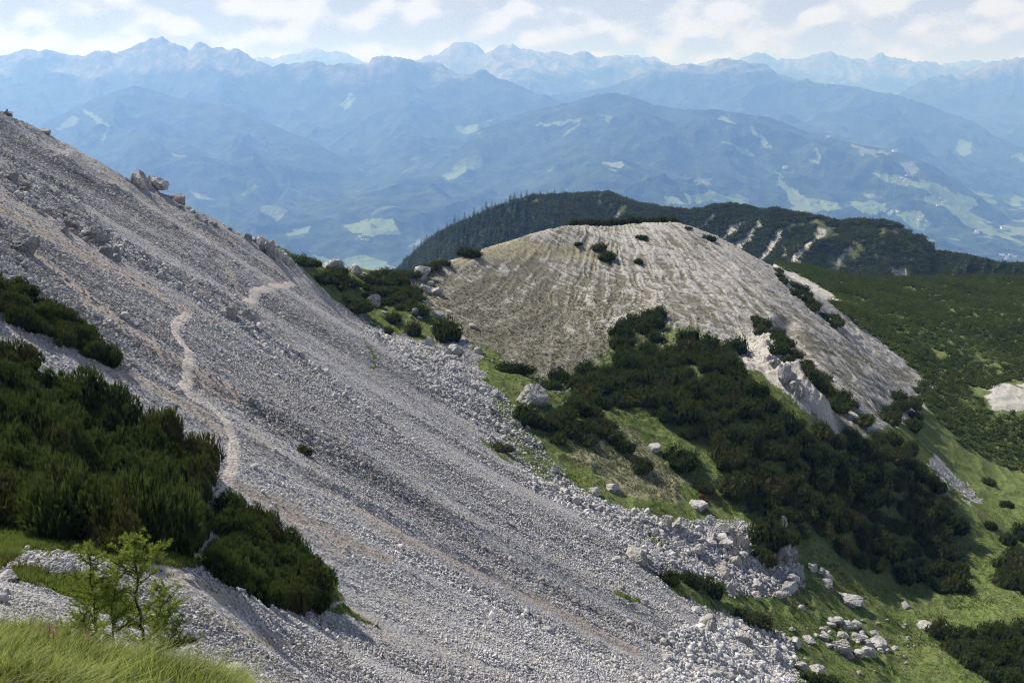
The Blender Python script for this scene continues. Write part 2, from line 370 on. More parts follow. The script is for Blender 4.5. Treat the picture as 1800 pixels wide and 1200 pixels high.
# grassy hollows: hummocks
Z += s_grass*(1-s_bank)*(0.55*fbm(GX/6, GY/6, 4, 61)+0.34*ridged(GX/1.8, GY/1.8, 3, 62))*sstep(12, 60, GR)
Z += s_bank*0.12*fbm(GX/.8, GY/.8, 3, 63)
Z += s_bare*0.35*ridged(GX/1.2, GY/1.2, 4, 66)
Z += m_trail*0.03
rn = np.clip((1-sstep(10, 26, dcr*0+np.abs(dcr))) ,0,1)*(GX < -18)
Z += rn*near*0.9*(ridged(GX/5, GY/5, 4, 71)-.45)*(V0 > 150)
ZZ = Z

def samp(A, x, y):
    a, r = azr(x, y); ci = np.clip((a-AZ[0])/(AZ[1]-AZ[0]), 0, len(AZ)-1.001); ri = np.clip(np.interp(r, RR, np.arange(len(RR))), 0, len(RR)-1.001)
    c0 = ci.astype(int); r0 = ri.astype(int); ct = ci-c0; rt = ri-r0
    return (A[r0, c0]*(1-ct)+A[r0, c0+1]*ct)*(1-rt)+(A[r0+1, c0]*(1-ct)+A[r0+1, c0+1]*ct)*rt
PXR = GR*0+1

# ground material
mat, n, b = principled('ground_mix', 0.95, 0.1)
P = n.pos()
def sg(name): return n.attr(name)
n1 = n.noise(P, 0.35, 5); n2 = n.noise(P, 2.2, 5, .6); n3 = n.noise(P, 9, 4, .7)
vs = n.voro(P, 7.0, out='Color'); vs2 = n.voro(P, 3.1, out='Color')
vsep = n.node('ShaderNodeSeparateColor'); n.l.new(vs, vsep.inputs[0]); vr = vsep.outputs[0]
vsep2 = n.node('ShaderNodeSeparateColor'); n.l.new(vs2, vsep2.inputs[0]); vr2 = vsep2.outputs[1]
st_lo, st_hi = (.185, .18, .185), (.44, .432, .436)
stone = n.mix(n.ramp(n.math('ADD', n.math('MULTIPLY', vr, .5), n.math('MULTIPLY', n2, .6)), .25, .85), st_lo, st_hi)
stone = n.mix(n.ramp(n1, .45, .65), stone, (.33, .31, .29))
soil = n.mix(n2, (.25, .19, .145), (.39, .315, .25))
col = n.mix(n.math('MULTIPLY', sg('soil'), n.ramp(n3, .25, .62), clamp=True), stone, soil)
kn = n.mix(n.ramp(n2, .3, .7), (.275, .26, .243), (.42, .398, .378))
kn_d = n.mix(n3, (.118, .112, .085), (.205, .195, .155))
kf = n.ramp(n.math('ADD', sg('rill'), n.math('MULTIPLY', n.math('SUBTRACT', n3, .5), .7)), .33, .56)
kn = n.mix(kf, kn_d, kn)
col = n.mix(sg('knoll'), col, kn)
g1 = n.mix(n.ramp(n2, .3, .7), (.065, .098, .026), (.155, .195, .062))
g1 = n.mix(n.ramp(n1, .4, .65), g1, (.13, .15, .055))
g1 = n.mix(n.ramp(n3, .55, .75), g1, (.05, .065, .02))
g1 = n.mix(sg('dry'), g1, n.mix(n2, (.20, .18, .11), (.36, .33, .24)))
ge = n.ramp(n.math('ADD', sg('grass'), n.math('MULTIPLY', n.math('SUBTRACT', n2, .5), .8)), .35, .62)
col = n.mix(ge, col, g1)
col = n.mix(n.math('MULTIPLY', sg('bare'), n.ramp(n2, .25, .55)), col, n.mix(n3, (.34, .32, .29), (.52, .49, .45)))
col = n.mix(n.ramp(sg('trail'), .1, .8), col, n.mix(n3, (.38, .335, .295), (.54, .49, .45)))
n.l.new(col, b.inputs['Base Color'])
hb = n.math('ADD', n.math('MULTIPLY', n.voro(P, 6.0), .5), n.math('MULTIPLY', n3, .6))
n.l.new(n.bump(hb, 0.9, 0.12), b.inputs['Normal'])
M_GROUND = mat
V = np.stack([GX, GY, Z], -1).reshape(-1, 3)
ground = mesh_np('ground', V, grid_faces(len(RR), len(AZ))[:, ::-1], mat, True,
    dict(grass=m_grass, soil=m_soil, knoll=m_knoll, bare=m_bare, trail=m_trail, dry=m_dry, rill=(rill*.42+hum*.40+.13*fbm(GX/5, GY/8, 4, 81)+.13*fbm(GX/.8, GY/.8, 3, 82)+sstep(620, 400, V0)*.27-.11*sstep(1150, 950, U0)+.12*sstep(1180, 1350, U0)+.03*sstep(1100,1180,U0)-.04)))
tag(ground, kind='structure')
# ---------------------------------------------------------------- the wooded ridge behind (400 m to 1.2 km)
FLOOR = -1000.0
RP = [(560, 560, 960), (640, 512, 930), (700, 472, 900), (735, 440, 880), (770, 412, 850), (800, 397, 830), (850, 376, 805), (900, 356, 790), (935, 344, 780), (1000, 341, 760), (1040, 340, 750), (1070, 337, 740),
      (1110, 354, 720), (1170, 366, 700), (1215, 370, 690), (1260, 360, 680), (1310, 360, 665), (1335, 369, 655), (1360, 366, 650), (1400, 375, 640), (1440, 380, 628), (1475, 389, 620), (1515, 386, 610),
      (1555, 386, 602), (1585, 399, 596), (1605, 412, 590), (1622, 415, 588), (1650, 442, 578), (1700, 449, 560), (1750, 464, 550), (1800, 466, 540), (1900, 480, 525), (2100, 520, 510)]
def crest_tab(P):
    P = np.array([at(*p) for p in P]); a = np.arctan2(P[:, 0], P[:, 1]); r = np.hypot(P[:, 0], P[:, 1]); return a, r, P[:, 2]/r
ra, rr_, rk = crest_tab(RP)
RAZ = np.linspace(radians(-20), radians(37), 900); RRR = np.geomspace(300, 1500, 520)
A_, R_ = np.meshgrid(RAZ, RRR)
X_, Y_ = R_*np.sin(A_), R_*np.cos(A_)
rc = np.interp(RAZ, ra, rr_); kc = np.interp(RAZ, ra, rk)
zc_ = kc*rc; D = rc[None]-R_
q = (X_*0.8+Y_*0.6)                     # along the crest
gul = ridged(q/42+0.25*fbm(X_/60, Y_/60, 2, 7), (X_*.6-Y_*.8)/150, 2, 91)
Zr = zc_[None] - np.where(D > 0, 0.62*D+0.0*D, -0.75*D) + sstep(2, 30, D)*20*(gul-.5) + sstep(4, 30, np.abs(D))*(5*fbm(X_/30, Y_/30, 4, 92))
Zr += 0.8*fbm(X_/6, Y_/6, 3, 93)
Zr -= 0.9*np.clip(D-150, 0, 1e9)*0.3
RU, RV = proj(X_, Y_, Zr)
wu_, wv_ = RU+9*fbm(X_/9, Y_/9, 3, 94), RV+9*fbm(X_/9, Y_/9+40, 3, 95)
r_bare = np.zeros_like(Zr)
for pl, wd in [([(1224, 383), (1207, 400), (1190, 418)], 5), ([(1258, 380), (1240, 395), (1225, 402)], 5), ([(1305, 395), (1285, 412), (1268, 425)], 7), ([(1335, 393), (1310, 425), (1290, 440)], 8), ([(1370, 408), (1355, 430), (1338, 455)], 10),
               ([(1450, 400), (1425, 430), (1400, 458), (1388, 480)], 11), ([(1500, 425), (1478, 455), (1462, 475)], 5), ([(1610, 402), (1622, 420), (1645, 440), (1640, 428)], 5), ([(1092, 372), (1080, 386)], 4),
               ([(1560, 478), (1590, 485)], 10), ([(1385, 437), (1370, 465)], 4)]:
    d, _ = dpoly(wu_, wv_, pl); r_bare = np.maximum(r_bare, (1-sstep(wd*.35, wd*1.0, d))*sstep(-.45, -.1, fbm(X_/9, Y_/9, 4, 96)))
r_bare *= (D > -6)
r_open = 0*Zr
for pl, wd in [([(1300, 385), (1400, 392), (1500, 400), (1590, 405)], 3), ([(870, 400), (830, 420), (815, 425)], 8), ([(1130, 385), (1100, 400)], 5), ([(1430, 385), (1380, 400)], 5), ([(1475, 470), (1510, 430)], 8)]:
    d, _ = dpoly(wu_, wv_, pl); r_open = np.maximum(r_open, 1-sstep(wd*.5, wd*1.3, d))
mat, n, b = principled('ridge_ground', 0.95, 0.1)
P = n.pos(); n2 = n.noise(P, .12, 5, .6); n3 = n.noise(P, .7, 4, .6)
g = n.mix(n.ramp(n2, .35, .65), (.04, .055, .02), (.11, .13, .05))
g = n.mix(n.attr('open'), g, (.10, .12, .05))
g = n.mix(n.math('MULTIPLY', n.attr('bare'), n.ramp(n3, .3, .5)), g, n.mix(n3, (.33, .30, .27), (.50, .47, .43)))
n.l.new(g, b.inputs['Base Color']); n.l.new(n.bump(n3, .8, 1.2), b.inputs['Normal'])
o = mesh_np('ridge_hill', np.stack([X_, Y_, Zr], -1).reshape(-1, 3), grid_faces(len(RRR), len(RAZ))[:, ::-1], mat, True, dict(bare=r_bare, open=r_open))
tag(o, kind='structure')

# ---------------------------------------------------------------- the valley and the ranges beyond (1.5 to 40 km)
LAY = [  # crest polyline (u, v, y in m), front slope, back slope, spur size, spur height, seed
 ([(640, 430, 8600), (700, 395, 8700), (760, 300, 8900), (850, 225, 9300), (930, 195, 9500), (1000, 180, 9600), (1050, 166, 9600), (1080, 164, 9600), (1110, 170, 9500), (1150, 184, 9300), (1200, 192, 9200), (1260, 192, 9100), (1300, 199, 9000),
   (1350, 205, 8800), (1420, 232, 8600), (1500, 252, 8300), (1560, 262, 8200), (1640, 290, 8000), (1700, 330, 7800), (1760, 372, 7600), (1830, 430, 7300), (1950, 470, 7200)], .30, .5, 1500, 330, 1),
 ([(-200, 300, 9800), (0, 270, 10000), (60, 225, 10200), (120, 195, 10300), (180, 168, 10400), (235, 150, 10500), (290, 166, 10400), (340, 178, 10300), (390, 184, 10200), (430, 198, 10000), (500, 228, 9700), (560, 252, 9500),
   (620, 290, 9200), (680, 340, 8800), (720, 390, 8400), (760, 460, 8000)], .34, .5, 1400, 330, 2),
 ([(-300, 110, 13500), (0, 96, 13500), (40, 88, 13500), (90, 88, 13500), (130, 96, 13500), (150, 98, 13400), (175, 90, 13400), (205, 92, 13400), (240, 78, 13500), (265, 68, 13600), (283, 64, 13600), (305, 72, 13600), (332, 88, 13500),
   (345, 76, 13500), (362, 76, 13400), (372, 82, 13400), (390, 84, 13400), (405, 90, 13300), (418, 88, 13300), (445, 102, 13200), (480, 114, 13100), (520, 112, 13000), (552, 106, 13000), (575, 114, 13000), (605, 110, 13000), (645, 113, 13000),
   (655, 100, 13000), (672, 98, 13000), (700, 102, 13000), (735, 112, 12900), (775, 110, 12800), (810, 132, 12700), (850, 124, 12600), (890, 140, 12400), (930, 160, 12200), (975, 172, 12000), (1030, 195, 11800), (1100, 260, 11500), (1200, 340, 11000)], .42, .6, 1500, 330, 3),
 ([(800, 220, 13000), (900, 170, 13800), (1000, 165, 14000), (1080, 150, 14000), (1130, 128, 14000), (1180, 116, 14000), (1215, 112, 14000), (1240, 118, 14000), (1270, 104, 14000), (1300, 106, 14000), (1342, 110, 13900), (1365, 125, 13700), (1400, 138, 13400),
   (1450, 146, 13200), (1520, 156, 13000), (1580, 166, 12600), (1640, 185, 12200), (1720, 222, 11600), (1800, 262, 11000), (1900, 320, 10500)], .36, .6, 1300, 330, 4),
 ([(640, 125, 18500), (700, 112, 18500), (730, 104, 18500), (765, 96, 18500), (780, 90, 18500), (800, 74, 18500), (818, 70, 18500), (838, 78, 18500), (853, 92, 18500), (880, 82, 18300), (900, 76, 18300), (915, 84, 18200), (940, 92, 18200), (970, 88, 18000), (1000, 94, 18000), (1030, 86, 18000),
   (1050, 98, 18000), (1080, 95, 18000), (1110, 100, 18000), (1150, 106, 18000), (1185, 118, 18000), (1250, 140, 17800), (1350, 190, 17500)], .42, .6, 1500, 320, 5),
 ([(-200, 130, 23000), (440, 110, 23000), (455, 97, 23000), (480, 102, 23000), (530, 92, 23000), (555, 83, 23000), (575, 88, 23000), (600, 88, 23000), (625, 98, 23000), (650, 110, 23000), (900, 115, 23000), (1050, 104, 23000), (1065, 96, 23000), (1100, 98, 23000),
   (1150, 99, 23000), (1175, 112, 23000), (1220, 112, 22000), (1250, 104, 22000), (1275, 102, 22000), (1305, 104, 22000), (1330, 90, 22000), (1350, 95, 22000), (1380, 104, 22000), (1410, 105, 22000), (1440, 92, 22000), (1460, 90, 22000), (1490, 100, 22000), (1525, 106, 22000),
   (1550, 93, 22000), (1575, 102, 22000), (1620, 108, 22000), (1665, 114, 22000), (1690, 118, 22000), (1800, 120, 22000), (2000, 120, 22000)], .42, .6, 1600, 260, 6),
 ([(1400, 250, 16000), (1480, 210, 16000), (1560, 175, 16200), (1620, 140, 16400), (1650, 130, 16400), (1690, 128, 16400), (1720, 116, 16500), (1755, 104, 16500), (1785, 98, 16500), (1820, 101, 16500), (1900, 96, 16500), (2100, 120, 16500)], .42, .6, 1300, 300, 7),
 ([(1500, 150, 26000), (1640, 118, 26000), (1690, 104, 26000), (1720, 106, 26000), (1760, 112, 26000), (1900, 115, 26000)], .4, .6, 1500, 200, 8),
]
FAZ = np.linspace(radians(-36), radians(36), 1250)
FR = np.r_[np.geomspace(1500, 5000, 40)[:-1], np.geomspace(5000, 17000, 820)[:-1], np.geomspace(17000, 42000, 190)]
A_, R_ = np.meshgrid(FAZ, FR); X_, Y_ = R_*np.sin(A_), R_*np.cos(A_)
Zf = FLOOR + 60*fbm(X_/900, Y_/900, 4, 200) + 0*X_
Zf = Zf + 120*sstep(-3000, 6000, X_)*0
top = 1.0*Zf
rough = 0*Zf; hrel = 0*Zf; WHO = np.zeros(Zf.shape, int)
for li, (P_, sf, sb, sc, amp, seed) in enumerate(LAY):
    a, r, k = crest_tab(P_); rc = np.interp(FAZ, a, r); kc = np.interp(FAZ, a, k)
    fade = sstep(a[0]-.05, a[0], FAZ)*sstep(a[-1]+.05, a[-1], FAZ)
    jag = fbm(X_/170+seed, Y_/170, 4, 300+seed)*(0.0010 if seed in (1, 2) else 0.0034)
    g_ = np.exp(-.5*(np.arange(-60, 61)/20.)**2); g_ /= g_.sum(); sm_ = lambda q_: np.convolve(np.pad(q_, 60, 'edge'), g_, 'valid')
    D = (sm_(rc) if seed else rc)[None]-R_
    d = np.abs(D)
    zsh = (kc[None]+jag)*rc[None]; zso = sm_(kc*rc)[None]; bl = sstep(0, 700, d)
    zc_ = (zsh*(1-bl)+zso*bl)*fade[None] + (FLOOR-300)*(1-fade[None])
    H = np.maximum(zc_-FLOOR, 50)
    warp = 1+0.55*fbm(X_/2600, Y_/2600, 3, 400+seed)
    s = np.where(D > 0, sf, sb)
    prof = zc_ - H*(1-np.exp(-(d*s*warp)/H*1.15)) * 1.0
    sp = ridged((X_+.35*Y_)/sc+.3*fbm(X_/1500, Y_/1500, 2, 7), Y_/(sc*2.3), 6, 500+seed, .5)-.42
    prof = prof + sp*amp*1.35*sstep(0, 900, d)*np.clip(H/700, 0, 1)*sstep(6500, 200, d) + 9*fbm(X_/140, Y_/140, 3, 9)*sstep(0, 200, d)
    prof = prof + (40*fbm(X_/230, Y_/230, 4, 19)+160*(ridged(X_/700+seed, Y_/900, 5, 21)-.45))*bl*np.clip(H/500, 0, 1)
    prof = prof - 4000*sstep(7000, 14000, d)*(D > 0) - 4000*sstep(5000, 9000, d)*(D < 0)
    WHO = np.where(prof > top, li+1, WHO); top = np.maximum(top, prof)
Zf = top
FU, FV = proj(X_, Y_, Zf)
def alt(z): return z
wu_, wv_ = FU+14*fbm(X_/130, Y_/200, 5, 94, .65), FV+9*fbm(X_/130, Y_/200+40, 5, 95, .65)
# nearest visible surface only, so a meadow marked in the photograph stays on its own hill
cmax = np.maximum.accumulate(Zf/R_, axis=0); vis = (Zf/R_ >= cmax-0.002)
fm = 0*Zf; fp = 0*Zf
for pl in [[(600, 398), (640, 385), (685, 385), (690, 400), (705, 412), (660, 418), (620, 410)], [(600, 455), (640, 448), (685, 462), (705, 475), (600, 475)], [(690, 478), (735, 455), (745, 475)], [(500, 404), (545, 398), (545, 410), (500, 412)],
           [(1530, 303), (1560, 302), (1600, 315), (1650, 325), (1680, 345), (1720, 355), (1700, 372), (1740, 395), (1790, 420), (1740, 415), (1700, 395), (1660, 370), (1620, 352), (1640, 340), (1600, 330), (1560, 318)],
           [(1565, 370), (1620, 370), (1640, 390), (1615, 405), (1590, 388)], [(1680, 340), (1720, 350), (1700, 360)], [(1390, 330), (1410, 345), (1470, 358), (1480, 370), (1400, 372), (1385, 350)], [(1490, 355), (1530, 352), (1560, 368), (1540, 375), (1500, 366)],
           [(1165, 348), (1200, 350), (1205, 362), (1175, 362)], [(1200, 335), (1215, 345), (1250, 340), (1320, 350), (1320, 362), (1250, 355), (1215, 358)], [(1730, 400), (1800, 425), (1800, 432), (1740, 412)],
           [(780, 310), (840, 285), (830, 300), (785, 318)], [(940, 222), (985, 212), (1030, 208), (1000, 235), (985, 240), (1020, 215)], [(1060, 205), (1075, 205), (1070, 218), (1058, 212)],
           [(1265, 200), (1280, 205), (1293, 215), (1285, 218), (1268, 208)], [(1320, 220), (1345, 250), (1360, 262), (1345, 258), (1328, 240)], [(1270, 245), (1310, 262), (1330, 280), (1315, 278)], [(1365, 300), (1375, 320), (1400, 345), (1390, 345), (1370, 325)],
           [(95, 232), (125, 205), (140, 205), (130, 215), (98, 235)], [(150, 193), (162, 193), (195, 225), (180, 250), (178, 240), (186, 222), (162, 207)], [(800, 225), (830, 220), (880, 208), (840, 232), (810, 236)], [(600, 185), (620, 165), (615, 185), (600, 192)],
           [(1680, 250), (1705, 250), (1700, 270), (1682, 275)], [(1780, 275), (1800, 270), (1800, 290)]]:
    fm = np.maximum(fm, inpoly(wu_, wv_, pl)*vis)
for pl in [[(1425, 278), (1438, 290), (1445, 275), (1440, 258), (1437, 260), (1440, 280)], [(1490, 250), (1525, 262), (1555, 265), (1580, 268), (1540, 270), (1515, 272)], [(1520, 340), (1545, 338), (1560, 347), (1530, 348)], [(1225, 315), (1250, 315), (1248, 328), (1232, 325)],
           [(1055, 284), (1095, 288), (1090, 298), (1070, 292)], [(475, 378), (495, 380), (490, 390)], [(335, 335), (360, 340), (380, 352), (350, 350)], [(300, 270), (325, 272), (315, 277)], [(720, 430), (740, 420), (735, 430)], [(1585, 285), (1605, 285), (1612, 305), (1600, 310)]]:
    fp = np.maximum(fp, inpoly(wu_, wv_, pl)*vis)
# natural clearings
clr = sstep(.32, .46, fbm(X_/420, Y_/420, 4, 601))*sstep(FLOOR-50, FLOOR+80, Zf)*sstep(600, 300, Zf-FLOOR)
fm = np.maximum(fm, clr*.45)
fm = np.maximum(fm, sstep(.16, .26, fbm(X_/300, Y_/300, 3, 605))*sstep(FLOOR+110, FLOOR+30, Zf)*.6)
mat, n, b = principled('mountain', 0.97, 0.05)
P = n.pos(); sp_ = n.node('ShaderNodeSeparateXYZ'); n.l.new(P, sp_.inputs[0])
n1 = n.noise(P, .0016, 6, .6); n2 = n.noise(P, .006, 7, .7); n3 = n.noise(P, .03, 3, .6)
forest = n.mix(n.ramp(n2, .35, .68), (.008, .016, .009), (.060, .085, .036))
alp = n.mix(n.ramp(n2, .35, .65), (.10, .12, .05), (.26, .24, .20))
hline = n.math('ADD', n.math('DIVIDE', sp_.outputs[2], 1000.0), n.math('MULTIPLY', n.math('SUBTRACT', n1, .5), 1.3))
col = n.mix(n.ramp(hline, .02, .30), forest, alp)
rk_ = n.mix(n3, (.19, .18, .17), (.34, .32, .30))
col = n.mix(n.math('MULTIPLY', n.ramp(hline, .10, .5), n.ramp(n2, .5, .62)), col, rk_)
col = n.mix(n.ramp(n.math('ADD', n.attr('meadow'), n.math('MULTIPLY', n.math('SUBTRACT', n2, .5), .5)), .35, .6), col, n.mix(n2, (.10, .155, .065), (.21, .26, .13)))
col = n.mix(n.attr('pale'), col, (.18, .20, .15))
n.l.new(col, b.inputs['Base Color']); n.l.new(n.bump(n.math('ADD', n2, n.math('MULTIPLY', n3, .4)), .7, 60), b.inputs['Normal'])
o = mesh_np('mountains', np.stack([X_, Y_, Zf], -1).reshape(-1, 3), grid_faces(len(FR), len(FAZ))[:, ::-1], mat, True, dict(meadow=fm, pale=fp))
tag(o, kind='structure')
ZTOP = float(Zf.max())
FGRID = (FAZ, FR, Zf, vis)

# ---------------------------------------------------------------- haze: one closed box of even air
HZ_D = 1.08e-4; HZ_C = (.235, .45, 1.0); HZ_G = .25
hm = bpy.data.materials.new('haze'); hm.use_nodes = True; n = NT(hm.node_tree); n.n.clear()
ho = n.node('ShaderNodeOutputMaterial'); pv = n.node('ShaderNodeVolumePrincipled')
pv.inputs['Color'].default_value = (*HZ_C, 1); pv.inputs['Density'].default_value = HZ_D; pv.inputs['Anisotropy'].default_value = HZ_G
pv.inputs['Absorption Color'].default_value = (1, 1, 1, 1)
n.l.new(pv.outputs[0], ho.inputs['Volume'])
x0, x1, y0, y1, z0, z1 = -32000., 32000., -600., 44000., float(min(Zf.min(), FLOOR, Zr.min())-2), ZTOP+15
HV = np.array([(x, y, z) for z in (z0, z1) for y in (y0, y1) for x in (x0, x1)])
HF = np.array([(0, 2, 3, 1), (4, 5, 7, 6), (0, 1, 5, 4), (2, 6, 7, 3), (0, 4, 6, 2), (1, 3, 7, 5)])
tag(mesh_np('haze', HV, HF, hm), kind='stuff')
print('ZTOP', ZTOP)
# ---------------------------------------------------------------- rocks
import bmesh
def ico(sub):
    bm = bmesh.new(); bmesh.ops.create_icosphere(bm, subdivisions=sub, radius=1.0)
    V = np.array([v.co[:] for v in bm.verts]); F = np.array([[v.index for v in f.verts] for f in bm.faces]); bm.free(); return V, F
ICO1, ICO2, ICO3, ICO4, ICO5 = ico(1), ico(2), ico(3), ico(4), ico(5)
def n3d(V, s, seed):   # cheap 3-D noise from three 2-D slices
    return (fbm(V[:, 0]*s+seed, V[:, 1]*s, 3, seed)+fbm(V[:, 1]*s, V[:, 2]*s+seed, 3, seed+1)+fbm(V[:, 2]*s, V[:, 0]*s, 3, seed+2))/1.6
def rock(base, seed, cuts=9, rough=.07, asp=(1, 1, 1), fine=0.0, lo=.48, hi=.82):
    r = np.random.default_rng(seed); V = base[0].copy()
    V *= (1+.25*n3d(V, 1.1, seed))[:, None]
    for _ in range(cuts):
        d = r.normal(size=3); d /= np.linalg.norm(d); off = r.uniform(lo, hi)
        k = V@d; V = V - np.clip(k-off, 0, 9)[:, None]*d[None]*.93
    V *= (1+rough*n3d(V, 3.0, seed+3)+fine*n3d(V, 8.0, seed+8))[:, None]
    if fine:                     # cracks and ledges
        t_ = r.normal(size=3)*.6+[0, 0, 1.]; t_ /= np.linalg.norm(t_); h_ = (V@t_)*4.2+1.2*n3d(V, 1.6, seed+5); st = h_-np.floor(h_); rad_ = V-(V@t_)[:, None]*t_; V = V+rad_*(-.13*sstep(.72, .98, st)*(1-sstep(.98, 1.0, st))+.05*vnoise(np.floor(h_)*3.3+seed, 0*h_, 5))[:, None]
        q = V@r.normal(size=3); V *= (1-.07*np.clip(1-np.abs(np.sin(q*5+2*n3d(V, 2, seed)))*4, 0, 1)-.22*np.clip(ridged(V[:, 0]*1.7+seed, V[:, 2]*1.7+V[:, 1]*1.4, 2, seed)-.6, 0, 1))[:, None]
    return V*np.array(asp), base[1]
def rotm(n_, tilt=1.0, r=rng):
    q = r.normal(size=(n_, 4)); q[:, 0] += 3*(1-tilt)*4; q /= np.linalg.norm(q, axis=1)[:, None]
    w_, x, y, z = q.T
    return np.stack([1-2*(y*y+z*z), 2*(x*y-z*w_), 2*(x*z+y*w_), 2*(x*y+z*w_), 1-2*(x*x+z*z), 2*(y*z-x*w_), 2*(x*z-y*w_), 2*(y*z+x*w_), 1-2*(x*x+y*y)], -1).reshape(-1, 3, 3)
def rotz(n_, r=rng):
    a = r.uniform(0, 2*pi, n_); c, s = np.cos(a), np.sin(a); z = 0*a
    return np.stack([c, -s, z, s, c, z, z, z, z+1], -1).reshape(-1, 3, 3)
def scatter(name, variants, P, S, Rm, mat, rnd=None, smooth=False, kind='stuff', extra=None):
    """one realised mesh of many small pieces; variants: list of (V, F) or (V, F, tipvalue)"""
    Vs, Fs, rs, ts = [], [], [], []; base = 0; vi = rng.integers(0, len(variants), len(P))
    if rnd is None: rnd = rng.random(len(P))
    S = np.asarray(S); S = S[:, None] if S.ndim == 1 else S
    for k, var in enumerate(variants):
        I = np.where(vi == k)[0]
        if not len(I): continue
        v, f = var[0], var[1]; tv = var[2] if len(var) > 2 else np.zeros(len(v))
        W = np.einsum('nij,vj->nvi', Rm[I]*S[I][:, None, :], v) + P[I][:, None, :]
        Vs.append(W.reshape(-1, 3)); Fs.append((f[None]+(np.arange(len(I))*len(v))[:, None, None]).reshape(-1, 3)+base)
        rs.append(np.repeat(rnd[I], len(v))); ts.append(np.tile(tv, len(I))); base += len(v)*len(I)
    o = mesh_np(name, np.concatenate(Vs), np.concatenate(Fs), mat, smooth, dict(rnd=np.concatenate(rs), tip=np.concatenate(ts)))
    print(name, len(P), base); return tag(o, kind=kind)
def cand(n_, r0, r1, p=1.0, az=31.5, f=None):
    """random ground points, density falling with distance as r**-p"""
    a = rng.uniform(radians(-az), radians(az), n_); e = 2-p
    r = (rng.random(n_)*(r1**e-r0**e)+r0**e)**(1/e); x, y = r*np.sin(a), r*np.cos(a)
    z = samp(Z, x, y); u, v = proj(x, y, z)
    k = (u > -120) & (u < 1920) & (v < 1290) & (samp(dcr, x, y) < 1.5)
    return x[k], y[k], z[k], u[k], v[k], r[k]

mat, n, b = principled('stones', 0.92, 0.15); P = n.pos()
rn_ = n.attr('rnd'); nn = n.noise(P, 5.0, 3, .6)
c_ = n.mix(n.ramp(rn_, 0, 1, smooth=False), (.19, .185, .186), (.59, .58, .578))
c_ = n.mix(n.ramp(nn, .5, .75), c_, (.33, .29, .25)); n.l.new(c_, b.inputs['Base Color']); M_STONE = mat
x, y, z, u, v, r = cand(1500000, 11, 150, 1.3)
A = lambda g: samp(g, x, y)
sc_, gr_, kn_, ba_, tr_, so_, co_, ru_, bk_ = A(m_scr), A(m_grass), A(m_knoll), A(m_bare), A(m_trail), A(m_soil), A(m_coarse), A(m_rubble), A(m_bank)
patch = fbm((x*.977+y*.215)/18, (y*.977-x*.215)/2.6, 3, 701)
pr = np.clip(.50+.8*patch, .10, 1)*sc_*(1-.99*sstep(.0, .15, tr_))*(1-.9*sstep(.1, .6, so_))
pr = np.maximum(pr, ru_*.95*(1-.75*(gr_ > .5)))
pr = np.maximum(pr, ba_*.75)
hol_ = (u > 1280) & (u < 1600) & (v > 1000); pr = np.where(gr_ > .3, np.minimum(pr, np.where(ru_ > .5, .4, np.where(hol_, .02+.20*(vnoise(x/3, y/3, 88) > .62), .02))), pr); pr = np.where(kn_ > .5, .03+.05*(v > 560), pr); pr = np.where(bk_ > .3, 0.004, pr)
k = rng.random(len(x)) < pr
x, y, z, r, co_, ru_, so_, patch, gr_ = x[k], y[k], z[k], r[k], co_[k], ru_[k], so_[k], patch[k], gr_[k]
size = np.exp(rng.normal(0, .34, len(x)))*.034*np.clip(r/34, .36, 1.5)*(1+.8*patch)*(1+.5*co_+.6*ru_)
big = rng.random(len(x)) < (.002+.02*co_+.016*ru_); size = size*(1+1.6*((gr_ > .3) & (ru_ < .5))*rng.random(len(x))); size = np.where(big, size*rng.uniform(1.8, 3.4, len(x)), size)
size = np.minimum(size, .34)
S = size[:, None]*rng.uniform(.65, 1.35, (len(x), 3))
rnd = np.clip(rng.random(len(x))*.75+.12+.10*ru_-.16*co_+.45*fbm((x*.977+y*.215)/45, (y*.977-x*.215)/6, 3, 78)-.35*patch, 0, 1)
PP = np.stack([x, y, z+size*.5], -1)
nr = (r < 26) | (size > .15)
VA1 = [rock(ICO1, 100+i, 4, .2) for i in range(10)]; VA2 = [rock(ICO2, 120+i, 8, .15) for i in range(8)]
scatter('scree_gravel', VA1, PP[~nr], S[~nr], rotm((~nr).sum()), M_STONE, rnd[~nr])
scatter('scree_rubble', VA2, PP[nr], S[nr], rotm(nr.sum()), M_STONE, rnd[nr])

mat, n, b = principled('boulder', 0.9, 0.2)
tcn = n.node('ShaderNodeTexCoord').outputs['Object']; P = n.pos()
n1 = n.noise(P, 1.1, 5, .65, .3); n2 = n.noise(P, 5, 5, .65)
c_ = n.mix(n.ramp(n1, .35, .65), (.26, .25, .24), (.46, .445, .425))
c_ = n.mix(n.ramp(n2, .56, .72), c_, (.15, .148, .145)); n.l.new(c_, b.inputs['Base Color'])
n.l.new(n.bump(n.math('ADD', n1, n.math('MULTIPLY', n2, .5)), .8, .18), b.inputs['Normal']); M_BOULDER = mat
mat, n, b = principled('boulder_tan', 0.9, 0.2); P = n.pos(); n1 = n.noise(P, 1.3, 5, .65)
n.l.new(n.mix(n.ramp(n1, .35, .65), (.27, .25, .23), (.46, .43, .40)), b.inputs['Base Color']); n.l.new(n.bump(n1, .9, .2), b.inputs['Normal']); M_TAN = mat
mat, n, b = principled('boulder_dark', 0.9, 0.2); P = n.pos(); n1 = n.noise(P, 1.3, 5, .65)
n.l.new(n.mix(n.ramp(n1, .35, .65), (.15, .145, .145), (.31, .295, .285)), b.inputs['Base Color']); n.l.new(n.bump(n1, .9, .2), b.inputs['Normal']); M_DARK = mat
